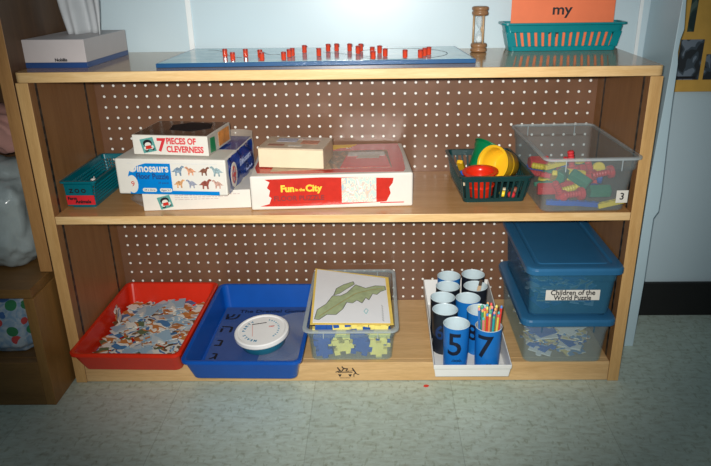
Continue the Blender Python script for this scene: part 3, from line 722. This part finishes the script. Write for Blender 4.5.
front = [('nut', 'green', .533, .045, z0+.027, (8, 0, 4), 'lying at the clear bin front left of the number tag'),
 ('bar', 'yellow', .552, .022, z0+.009, (0, -10, 8), 'at the front right corner of the clear bin marked 3'),
 ('bar', 'blue', .500, .022, z0+.008, (0, 6, 4), 'lowest at the front centre of the clear bin marked 3'),
 ('bar', 'blue', .448, .024, z0+.010, (0, 0, -8), 'low at the front left corner of the clear bin marked 3'),
 ('bolt', 'red', .446, .030, z0+.034, (20, 55, 30), 'leaning in the front left corner of the clear bin'),
 ('bolt', 'red', .478, .035, z0+.024, (0, 0, 15), 'under the tilted green nut in the clear bin'),
 ('nut', 'green', .497, .065, z0+.047, (10, 25, -35), 'tilted in the middle of the clear bin marked 3'),
 ('bolt', 'red', .545, .070, z0+.058, (0, -8, 10), 'above the front green nut in the clear bin'),
 ('bolt', 'red', .520, .080, z0+.064, (0, 60, 40), 'upended behind the red bolts of the clear bin'),
 ('wheel', 'yellow', .545, .100, z0+.060, (70, 0, 0), 'in the middle right of the clear bin marked 3'),
 ('bar', 'yellow', .455, .110, z0+.066, (0, -6, 25), 'on top of the heap at the left of the clear bin'),
 ('bar', 'yellow', .440, .060, z0+.056, (0, 30, 80), 'leaning on the left wall of the clear bin'),
 ('nut', 'green', .462, .085, z0+.050, (0, 0, 60), 'buried left of centre in the clear bin marked 3'),
 ('bolt', 'red', .500, .150, z0+.062, (0, 80, 0), 'upright on top of the heap in the clear bin')]
for k, c, x, y, z, rot, w in front: toy(k, c, cm[c], x, y, z, rot, w)
i = 0
for lay in range(2):
    for yy in (.10, .135, .17, .205, .235):
        for xx in (.445, .49, .535):
            k = ['nut', 'bolt', 'wheel', 'bar'][i % 4]; c = ['red', 'green', 'yellow', 'red', 'blue'][(i*7) % 5]; i += 1
            if lay == 1 and yy > .21: continue
            toy(k, c, cm[c], xx+random.uniform(-.006, .006), yy+random.uniform(-.005, .005), z0+.016+.028*lay, (random.uniform(-12, 12), random.uniform(-10, 10), random.uniform(-30, 30)))

# ------------------------------------------------------------------ bottom shelf
Z = ZB+.0004
def tray(t, wb, db, wt, dt, h, mat, dy=0, r=.014, lip=.006, th=.0025):
    bm = bmesh.new()
    loft(bm, [rr(wb-.004, db-.004, r, 0), rr(wb, db, r, .002), rr(wt, dt, r, h-.010, cy=dy), rr(wt+2*lip, dt+2*lip, r+lip*.6, h-.0075, cy=dy), rr(wt+2*lip, dt+2*lip, r+lip*.6, h-.001, cy=dy), rr(wt+lip, dt+lip, r+lip*.5, h, cy=dy),
              rr(wt-2*th, dt-2*th, r, h-.001, cy=dy), rr(wb-2*th, db-2*th, r, .004)])
    return obj('tray_body', bm, mat, t, bevel=.0006)
t = thing('plastic_tray', 'red plastic tray heaped with puzzle pieces at the left end of the bottom shelf', 'tray', (-.4675, .121, Z), -1.4)
tray(t, .218, .296, .232, .346, .061, RED, dy=-.004)
# jigsaw pieces
def jig(size, tabs, d=.22):
    s = size/2; pts = []
    for side, tb in enumerate(tabs):
        loc = [(-s, -s), (-.10*size, -s)]
        if tb: loc += [(-.13*size, -s-tb*d*size*.45), (-.11*size, -s-tb*d*size*.85), (0, -s-tb*d*size), (.11*size, -s-tb*d*size*.85), (.13*size, -s-tb*d*size*.45), (.10*size, -s)]
        a = side*PI/2
        pts += [(x*math.cos(a)-y*math.sin(a), x*math.sin(a)+y*math.cos(a)) for x, y in loc]
    return pts
CW, CO, CB, CBR, CG = (.82, .80, .72), (.55, .20, .05), (.06, .20, .42), (.16, .085, .035), (.34, .50, .62)
pics = [patches('puzzle_pic_%d' % k, st, sc, .35, 1.5) for k, (st, sc) in enumerate([
    ([(0, CB), (.40, CW), (.52, CO), (.62, CW)], 24), ([(0, CBR), (.40, CW), (.50, CG), (.57, CO)], 26), ([(0, CO), (.38, CW), (.50, CG), (.56, CW), (.60, CB)], 24),
    ([(0, CO), (.38, CW), (.6, CBR)], 28), ([(0, CG), (.52, (.52, .60, .64)), (.6, CW)], 18), ([(0, CW), (.40, CB), (.48, CW), (.54, CBR), (.60, CO)], 26),
    ([(0, (.12, .16, .08)), (.40, CO), (.46, CW), (.6, (.30, .26, .10))], 24)])]
variants = []
for k in range(14):
    w_, h_ = random.uniform(.034, .048), random.uniform(.020, .034)
    tb = [random.choice((-1, 1, 0, 0, 0, 0)) for _ in range(4)]
    bm = bmesh.new(); poly(bm, [(x*w_/.036, y*h_/.036) for x, y in jig(.036, tb, .13)], 0, .0014)
    me = mesh_from(bm, 'puzzle_piece'); me.materials.append(pics[k % 7]); variants.append(me)
lay_h = .0022; n = 0; cells = []
for lay in range(5):
    for r_ in range(8):
        for c_ in range(6):
            cells.append((lay, r_, c_))
for lay, r_, c_ in cells:
    if lay < 3 and (r_+c_+lay) % 2: continue
    if lay == 4 and random.random() < .55: continue
    if lay == 3 and random.random() < .2: continue
    x = -.4665-.086+.0345*c_+random.uniform(-.007, .007); y = .016+.0315*r_+random.uniform(-.007, .007)
    zz = Z+.005+lay*.0042+random.uniform(0, .002)
    o = bpy.data.objects.new('puzzle_piece', variants[(r_*3+c_*5+lay*2+random.randint(0, 9)) % 14]); C.objects.link(o)
    o.location = (x, y, zz); o.rotation_euler = (random.uniform(-.12, .12), random.uniform(-.12, .12), random.choice((0, 1.57, 3.14))+random.uniform(.2, 1.1))
    tag(o, 'small picture puzzle piece lying in the heap in the red tray', 'puzzle piece', 'puzzle pieces in the red tray'); n += 1
for x, y, rz, k in ((-.43, .06, 25, 4), (-.50, .19, -15, 4), (-.44, .225, 8, 4), (-.455, .125, 40, 0)):
    bm = bmesh.new(); poly(bm, jig(.045, (1, 0, -1, 1)), 0, .0016)
    tag(obj('puzzle_piece', bm, pics[k], loc=(x, y, Z+.0285+.001*k), rot=(.04, -.03, R(rz))), ['large blue and orange puzzle piece on the middle of the red tray heap', 0, 0, 0, 'large pale blue puzzle piece on top of the heap in the red tray'][k], 'puzzle piece', 'large puzzle pieces in the red tray' if k else None)
bm = bmesh.new(); poly(bm, jig(.036, (1, 0, 1, 0)), 0, .0014)
tag(obj('puzzle_piece', bm, pics[5], loc=(-.5605, .15, Z+.045), rot=(R(10), R(78), R(20))), 'puzzle piece standing against the left wall of the red tray', 'puzzle piece')

# blue tray
t = thing('plastic_tray', 'blue plastic tray with a lettered blue sheet and a round tub on the bottom shelf', 'tray', (-.2130, .0985, Z), -1.0)
tray(t, .226, .322, .244, .362, .061, BLUE, dy=-.003)
t = thing('lettered_sheet', 'dark blue game sheet with black Hebrew letters lying in the blue tray', 'sheet', (-.212, .10, Z+.0045))
obj('sheet', B(-.106, .106, -.155, .155, 0, .0012), BLUEP, t)
for s_, x, y, sz in (('ש', -.082, .104, .044), ('ה', -.084, .042, .046), ('נ', -.088, -.022, .044), ('ג', -.088, -.080, .040)):
    letter(s_, sz, BLACK, t, T(x, y, .0016) @ Matrix.Rotation(R(-4), 4, 'Z'), .0004, sx=1.25)
letter('The Dreidel Game', .022, plain('faint_ink', (.004, .008, .03), .5), t, T(.015, .132, .0014), .0003)
# film packet over the right side
bm = bmesh.new()
sheet(bm, lambda u, v: (.015+.094*u, -.150+.25*v, .0060+.018*u*u*(.6+.4*math.sin(v*7))+.002*math.sin(u*9+v*15)), 22, 26)
o = obj('film_sleeve', bm, FILM, t, smooth=True)
# round tub
t = thing('round_tub', 'round white-lidded teal tub standing on the sheet in the blue tray', 'tub', (-.192, .066, Z+.0020))
t.rotation_euler = (R(6), R(-4), 0)
bm = bmesh.new(); lathe(bm, [(.049, .014), (.051, .016), (.055, .038), (.055, .040)], 40); obj('tub_body', bm, TUBTEAL, t, smooth=True)
bm = bmesh.new(); lathe(bm, [(.059, .0385), (.0620, .0385), (.0628, .0405), (.0625, .0480), (.0600, .0500), (.0560, .0500), (.0535, .0478), (.0, .0478)], 56, True, False); obj('lid', bm, LIDW, t)
def arc_text(s, rad, a0, step, size, mat):
    for i, ch in enumerate(s):
        if ch == ' ': continue
        a = R(a0-step*i)
        letter(ch, size, mat, t, T(0, 0, .0483) @ T(rad*math.cos(a), rad*math.sin(a), 0) @ Matrix.Rotation(a-PI/2, 4, 'Z'), .0003, name='lid_letter')
arc_text('MEALS PARTY', .041, 258, 13, .0095, plain('teal_print', (.02, .22, .38), .5))
arc_text('REFRIGERATED', .040, 70, 10, .0055, plain('teal_print_b', (.10, .32, .45), .5))
obj('lid_print_bar', B(-.022, .012, .026, .0285, .0480, .0484), BLACK, t, rot=(0, 0, R(8)))
obj('lid_print_bar', B(-.0215, -.0200, -.020, .024, .0480, .0484), plain('pale_red_print', (.75, .40, .36), .5), t, rot=(0, 0, R(8)))
letter('KEEP', .006, REDB, t, T(.022, .012, .0483), .0001, name='lid_lettering')
tag(obj('red_spool', (lambda b_: (lathe(b_, [(.007, 0), (.007, .003), (.005, .0035), (.005, .011), (.007, .0115), (.007, .0145)], 16), b_)[1])(bmesh.new()), TOYRED, loc=(-.203, .172, Z+.0066)),
    'small red spool standing behind the round tub in the blue tray', 'spool')

# clear bin of foam pieces with drawing
t = thing('storage_bin', 'clear plastic bin of blue and yellow foam pieces under a drawing', 'storage bin', (.013, .138, Z))
bin_(t, .182, .260, .196, .306, .096, CLEARW, CLEARR, dy=-.006)
def blockjig(size, tabs):
    s_ = size/2; pts = []
    for side, tb in enumerate(tabs):
        loc = [(-s_, -s_), (-.17*size, -s_), (-.17*size, -s_-tb*.22*size), (.17*size, -s_-tb*.22*size), (.17*size, -s_)]
        a = side*PI/2
        pts += [(x*math.cos(a)-y*math.sin(a), x*math.sin(a)+y*math.cos(a)) for x, y in loc]
    return pts
bmv = []
for tb in ((1, -1, 1, -1), (-1, 1, 1, -1), (1, 1, -1, -1)):
    for mt in (FOAMB, FOAMY):
        bm = bmesh.new(); poly(bm, blockjig(.038, tb), -.0055, .0055); me = mesh_from(bm, 'foam_piece'); me.materials.append(mt); bmv.append((me, mt))
GF = 'foam puzzle pieces in the clear bin under the drawing'
def foam(i, loc, rot):
    me, mt = bmv[i % 6]; c = 'blue' if mt is FOAMB else 'yellow'
    o = bpy.data.objects.new('foam_piece', me); C.objects.link(o); o.location = loc; o.rotation_euler = [R(a) for a in rot]
    tag(o, '%s foam puzzle piece jumbled in the clear bin under the green drawing' % c, 'foam piece', GF)
seq = [0, 2, 1, 4, 3, 0]
for row in range(2):
    for c_ in range(4):
        idx = ((0, 3, 2, 5), (4, 1, 0, 3))[row][c_]
        foam(idx, (-.051+.0415*c_, .026+.002*(c_ % 2), Z+.026+.038*row), (90+4*((c_ % 3)-1), random.choice((0, 90, 12, -10)), 0))
k = 0
for lay in range(5):
    for r_ in range(5):
        for c_ in range(4):
            if lay < 4 and 0 < r_ < 4 and 0 < c_ < 3: continue
            foam((k*5+lay+r_) % 6, (-.050+.041*c_, .060+.044*r_, Z+.011+.0135*lay), (random.uniform(-4, 4), random.uniform(-4, 4), random.choice((0, 90, 180, 270))+random.uniform(-10, 10))); k += 1
for c_, i_ in enumerate((0, 0, 1, 3)): foam(i_, (-.048+.040*c_, .014+.024, Z+.0835), (-6, 3, 90*c_))
# drawing: yellow backing, white paper, green leaf-like shape
t = thing('leaf_drawing', 'drawing of a jagged green shape on white paper with yellow border', 'drawing', (.013, .010, Z+.0915), 0)
t.rotation_euler = (R(4.5), 0, 0)
qb = [(-.090, .0), (.094, -.003), (.086, .205), (-.098, .252)]
def inset(q, f): 
    cx = sum(p[0] for p in q)/4; cy = sum(p[1] for p in q)/4
    return [(cx+(x-cx)*f, cy+(y-cy)*f) for x, y in q]
bm = bmesh.new(); poly(bm, qb, 0, .001); obj('yellow_backing', bm, plain('backing_yellow', (.92, .66, .14), .5), t)
bm = bmesh.new(); poly(bm, [(-.085, .006), (.087, .003), (.078, .200), (-.093, .247)], .001, .0015); obj('paper', bm, plain('drawing_paper', (.90, .92, .94), .5, .02), t)
# shape taken along a diagonal spine
leaf = [(45, 220), (52, 190), (85, 170), (108, 140), (140, 138), (165, 125), (200, 90), (240, 100), (280, 85), (320, 82), (322, 98), (300, 108), (285, 122), (268, 120), (252, 146), (240, 138), (225, 160), (205, 150), (188, 162), (165, 160), (150, 185), (125, 205), (90, 205), (62, 222)]
leaf2 = [(112, 138), (122, 112), (150, 95), (190, 78), (195, 88), (160, 112), (135, 130)]
def onp(p):   # drawing units -> sheet
    u = (p[0]-42)/(322-42); v = (240-p[1])/(240-45)
    return (-.083+.166*u-.006*v, -.006+v*(.254-.048*u))
LG = plain('crayon_green', (.42, .50, .28), .7, .15, 60)
def outline(bm, pts, w, z):
    for a, b_ in zip(pts, pts[1:]+pts[:1]):
        d = Vector((b_[0]-a[0], b_[1]-a[1])); nn = Vector((-d.y, d.x)).normalized()*w/2
        poly(bm, [(a[0]+nn.x, a[1]+nn.y), (b_[0]+nn.x, b_[1]+nn.y), (b_[0]-nn.x, b_[1]-nn.y), (a[0]-nn.x, a[1]-nn.y)], z, z+.0002)
from mathutils.geometry import tessellate_polygon
def flatpoly(bm, pts, z):
    v3 = [Vector((x, y, 0)) for x, y in pts]; vs = [bm.verts.new((x, y, z)) for x, y in pts]
    for tri in tessellate_polygon([v3]):
        try: bm.faces.new([vs[i] for i in tri])
        except ValueError: pass
bm = bmesh.new(); flatpoly(bm, [onp(p) for p in leaf], .0017); flatpoly(bm, [onp(p) for p in leaf2], .0017); obj('green_shape', bm, LG, t)
bm = bmesh.new(); outline(bm, [onp(p) for p in leaf], .0016, .0018); outline(bm, [onp(p) for p in leaf2], .0016, .0018); obj('pencil_outline', bm, INK, t)
bm = bmesh.new(); pp = [onp(p) for p in ((60, 212), (130, 170), (200, 125), (260, 105), (312, 92))]
for a, b_ in zip(pp[:-1], pp[1:]): outline(bm, [a, b_], .0014, .0019)
obj('crayon_spine', bm, plain('crayon_orange', (.62, .42, .12), .6), t)

bm = bmesh.new(); outline(bm, [onp(p) for p in ((232, 190), (240, 200), (248, 186), (240, 180))], .002, .0018); obj('crayon_mark', bm, plain('crayon_teal', (.40, .68, .70), .6), t)
bm = bmesh.new()
for y_ in range(165, 225, 9): outline(bm, [onp((300, y_)), onp((306, y_+5))], .0012, .0018)
obj('pencil_writing', bm, INK, t)

# white tray of cups
t = thing('cup_tray', 'long white plastic tray with sloping sides holding cups on the bottom shelf', 'tray', (.2740, .113, Z))
wb, wt, y0, y1 = .157, .167, -.172, .172
bm = bmesh.new()
def ring(w, ya, yb, za, zb): return [(-w/2, ya, za), (w/2, ya, za), (w/2, yb, zb), (-w/2, yb, zb)]
th = .0022
loft(bm, [ring(wb, y0+.002, y1-.012, 0, 0), ring(wb+.006, y0, y1-.006, .020, .030), ring(wb+.006+.003, y0-.0015, y1-.005, .0215, .032), ring(wt, y0-.003, y1, .032, .068),
          ring(wt-2*th, y0-.003+th, y1-th, .032, .068), ring(wb-2*th, y0+.002+th, y1-.012-th, .003, .003)])
obj('tray_body', bm, TRAYW, t, bevel=.001)
def cupobj(label, x, y, sleeve, mark=None, tiltz=0, top=.102):
    t = thing('paper_cup', label, 'cup', (x, y, Z+.0036), tiltz)
    r0, r1 = .0262, .0285
    bm = bmesh.new(); lathe(bm, [(r0, 0), (r0, .001), (r1, top)], 40, True, False); o = obj('sleeve', bm, sleeve, t, smooth=True)
    bm = bmesh.new(); lathe(bm, [(r1, top), (r1+.0005, top+.0008), (r1-.0006, top+.0014), (r1-.0014, top), (r0-.0014, .003), (.0, .003)], 40, False, False); obj('inside', bm, CUPIN, t, smooth=False)
    def wrap(me, a0, z, m_, nm='number'):
        for v in me.vertices:
            rad = r0+(r1-r0)*(z+v.co.y)/top+.0004+v.co.z; a = R(a0)+v.co.x/r1-PI/2
            v.co = Vector((rad*math.cos(a), rad*math.sin(a), z+v.co.y))
        obj(nm, me, m_, t)
    for s_, a0, z, sz, m_ in (mark or []):
        me = text_mesh(s_, sz, .0002, .0007 if sz > .03 else .0002)
        b2 = bmesh.new(); b2.from_mesh(me); bmesh.ops.triangulate(b2, faces=b2.faces[:])
        for k_ in range(-24, 25): bmesh.ops.bisect_plane(b2, geom=b2.verts[:]+b2.edges[:]+b2.faces[:], plane_co=(k_*.0015+.0001, 0, 0), plane_no=(1, 0, 0))
        b2.to_mesh(me); b2.free()
        wrap(me, a0, z, m_, 'number' if len(s_) == 1 and sz > .03 else 'marking')
    return t
ZC = None
BK = plain('number_black', (.008, .012, .03), .4)
cupobj('blue paper cup lettered with a black 5 at the front left of the white tray', .242, -.013, CUPB, [('5', -12, .062, .076, BK), ('.ooo.', 0, .026, .012, BK)])
j = cupobj('blue paper cup lettered with a black 7 holding coloured sticks, front right of the tray', .3095, -.024, CUPB, [('7', -24, .062, .076, BK), ('.oo.', 0, .022, .012, BK)])
cupobj('black cup directly behind the cup numbered 5', .2235, .051, CUPK, [('6', -30, .055, .05, plain('dim_blue', (.01, .04, .14), .4))])
cupobj('blue cup with black scribble, directly behind the cup numbered 7', .3005, .047, CUPB, [('8', -40, .055, .055, BK), ('oo', 20, .03, .02, BK)])
cupobj('black cup third from the front in the left row of the white tray', .2235, .110, CUPK, [('4', 30, .06, .05, CUPB)])
cupobj('plain blue cup in the middle of the right row, behind the scribbled cup', .2815, .106, CUPB, [('.', 30, .05, .05, BK)])
cupobj('black cup fourth from the front in the left row of the white tray', .241, .168, CUPK, [('3', -40, .06, .05, CUPB)])
dcup = cupobj('black cup with a wooden stick in it at the right of the white tray', .3075, .168, CUPK, [('2', -50, .06, .05, CUPB)])
cupobj('blue and black cup at the back of the left row of the white tray', .2495, .226, CUPB, [('1', 0, .06, .05, BK)])
cupobj('black cup with blue patch at the back right corner of the white tray', .3105, .234, CUPK, [('I', -38, .06, .055, CUPB)])
# sticks
sc = [('red', (.75, .06, .05)), ('green', (.05, .35, .16)), ('blue', (.05, .20, .55)), ('orange', (.85, .32, .10)), ('pink', (.80, .25, .25)), ('yellow', (.85, .66, .12)), ('teal', (.03, .40, .42))]
sm = [plain('stick_'+n_, c, .35, .1, 90) for n_, c in sc]; tipm = [plain('tip_'+n_, tuple(min(1, x*1.2+.06) for x in c), .4) for n_, c in sc]
for i in range(24):
    a = i*2.399; rad = .0215*math.sqrt((i+.5)/24); bx, by = rad*math.cos(a), rad*math.sin(a)
    k = (i*3) % 7; ln = .141+random.uniform(-.006, .006)
    if i == 20: ln = .130
    t = thing('coloured_stick', '%s stick in the bundle standing in the cup numbered 7' % sc[k][0], 'stick', (.3095+bx*.80, -.024+by*.80, Z+.0070), 0, 'coloured sticks in the cup numbered 7')
    t.rotation_euler = (-by*3, bx*3, 0)
    bm = bmesh.new(); lathe(bm, [(.0026, 0), (.0026, ln-.006)], 8); obj('shaft', bm, sm[k], t)
    bm = bmesh.new(); lathe(bm, [(.0026, ln-.006), (.0028, ln-.003), (.0014, ln)], 8); obj('tip', bm, tipm[(k+2) % 7], t)
t = thing('wooden_stick', 'flat wooden stick with a dark tip leaning in a black cup', 'stick', (.3000, .166, Z+.010)); t.rotation_euler = (R(4), R(9), R(20))
obj('handle', B(-.0045, .0045, -.0015, .0015, 0, .100), STICKW, t, bevel=.0008)
obj('dark_tip', B(-.0038, .0038, -.0022, .0022, .1002, .116), plain('tip_dark', (.10, .07, .05), .5), t, bevel=.0012)
obj('handle_groove', B(-.001, .001, -.0020, -.0016, .02, .085), plain('groove', (.35, .22, .12), .6), t)

# lidded bins
def lidded(label, loc, h, lidlab, wt=.204, dt=.318):
    t = thing('storage_bin', label, 'storage bin', loc)
    bin_(t, .172, .274, wt-.018, dt-.022, h-.012, CLEARB if loc[2] > .1 else CLEARW, CLEARB, dy=0, lip=.003)
    w, d = wt, dt
    bm = bmesh.new()
    loft(bm, [rr(w-.010, d-.010, .018, h-.0175), rr(w, d, .022, h-.016), rr(w, d, .022, h-.006), rr(w-.006, d-.006, .019, h-.0015), rr(w-.020, d-.020, .014, h-.0005),
              rr(w-.040, d-.046, .012, h-.0005), rr(w-.046, d-.052, .010, h-.0035), rr(w-.056, d-.062, .009, h-.0035), rr(w-.060, d-.066, .008, h-.0020)])
    obj('lid', bm, LIDB, t, bevel=.0008)
    return t
t1 = lidded('lower clear bin with a blue lid, underneath the bin labelled Children of the World Puzzle', (.4820, .134, Z), .119, '')
t2 = lidded('upper blue-lidded bin labelled Children of the World Puzzle, stacked on another bin', (.4850, .134, Z+.1195), .120, '')
obj('paper_label', B(-.057, .057, -.1450, -.1446, .040, .064), WHITE, t2)
HWR = BLACK
letter('Children of the', .0165, HWR, t2, T(0, -.1454, .0575) @ FRONT, .0003, sx=.92)
letter('World Puzzle', .0150, HWR, t2, T(0, -.1454, .0455) @ FRONT, .0003, sx=.95)
# pieces inside
PC = [plain('card_white', (.78, .78, .72), .5), plain('card_blue', (.04, .16, .48), .5), patches('card_pic', [(0, (.70, .58, .30)), (.45, (.78, .76, .68)), (.55, (.55, .25, .10)), (.6, (.2, .35, .5))], 50), patches('card_pic_b', [(0, (.15, .30, .50)), (.48, (.80, .80, .72)), (.56, (.75, .60, .25))], 45)]
cvar = []
for k, tb in enumerate(((1, -1, 0, 1), (-1, 1, 1, 0), (0, 1, -1, 1), (1, 0, 1, -1))):
    bm = bmesh.new(); poly(bm, jig(.050, tb), 0, .002); me = mesh_from(bm, 'floor_puzzle_piece'); me.materials.append(PC[k]); cvar.append(me)
for b_i, (cx, cy, zb_, n_, lab, gp_) in enumerate(((.4835, .1345, Z+.005, 3, 'picture puzzle piece lying inside the lower blue-lidded bin', 'puzzle pieces in the lower lidded bin'), (.4880, .1385, Z+.1245, 2, 'picture puzzle piece inside the bin labelled Children of the World Puzzle', 'puzzle pieces in the upper lidded bin'))):
    for lay in range(n_*2):
        for r_ in range(4):
            for c_ in range(2):
                if lay % 2 and r_ > 1: continue
                o = bpy.data.objects.new('floor_puzzle_piece', cvar[(lay+r_*2+c_*3+b_i) % 4]); C.objects.link(o)
                o.location = (cx-.036+.07*c_+random.uniform(-.008, .008), cy-.088+.058*r_+random.uniform(-.004, .008), zb_+.002+.0095*lay+.002*c_)
                o.rotation_euler = (random.uniform(.02, .24), random.uniform(-.14, .14), random.uniform(0, 6.28)); tag(o, lab, 'puzzle piece', gp_)
# red scrap on the floor
bm = bmesh.new(); poly(bm, [(-.006, -.002), (-.002, -.005), (.004, -.004), (.007, .001), (.002, .004), (-.004, .003)], 0, .0012)
tag(obj('red_scrap', bm, plain('scrap_red', (.75, .05, .03), .5), loc=(.179, -.018, .0003)), 'tiny red scrap on the floor in front of the bookcase', 'scrap')

# ------------------------------------------------------------------ light and camera
w = bpy.data.worlds.new('room_light'); bpy.context.scene.world = w; w.use_nodes = True
w.node_tree.nodes['Background'].inputs[0].default_value = (.62, .78, .90, 1); w.node_tree.nodes['Background'].inputs[1].default_value = .10
CAM = Vector((.073, -1.2974, .8791))
L = bpy.data.lights.new('camera_flash', 'SPOT'); L.energy = 112; L.spot_size = R(67); L.spot_blend = 1.0; L.shadow_soft_size = .014; L.color = (1, .97, .92)
lo = bpy.data.objects.new('camera_flash', L); C.objects.link(lo); lo.location = CAM+Vector((-.02, .0, .022))
tgt = Vector((.03, .3, .44)); lo.rotation_euler = (tgt-lo.location).to_track_quat('-Z', 'Y').to_euler()
L2 = bpy.data.lights.new('overhead_fill', 'AREA'); L2.energy = 3; L2.size = 1.6; L2.color = (.85, .97, 1.0)  # unseen broad overhead fill, weak and cool beside the flash
l2 = bpy.data.objects.new('overhead_fill', L2); C.objects.link(l2); l2.location = (.3, -1.2, 2.3); l2.rotation_euler = (R(20), 0, 0)

yaw, pitch, roll = -.0184, -.3869, -.0142
F = Vector((math.sin(yaw)*math.cos(pitch), math.cos(yaw)*math.cos(pitch), math.sin(pitch)))
Rt = F.cross(Vector((0, 0, 1))).normalized(); U = Rt.cross(F)
R2 = Rt*math.cos(roll)+U*math.sin(roll); U2 = -Rt*math.sin(roll)+U*math.cos(roll)
cd = bpy.data.cameras.new('camera'); cam = bpy.data.objects.new('camera', cd); C.objects.link(cam)
m3 = Matrix((R2, U2, -F)).transposed(); cam.matrix_world = Matrix.Translation(CAM) @ m3.to_4x4()
cd.sensor_width = 36; cd.sensor_fit = 'HORIZONTAL'; cd.lens = 676.85*36/711
cd.shift_x = (355.5-366.03)/711; cd.shift_y = (238.42-233)/711; cd.clip_start = .01
bpy.context.scene.camera = cam
vs = bpy.context.scene.view_settings; vs.view_transform = 'Standard'; vs.look = 'None'; vs.exposure = 0; vs.gamma = 1
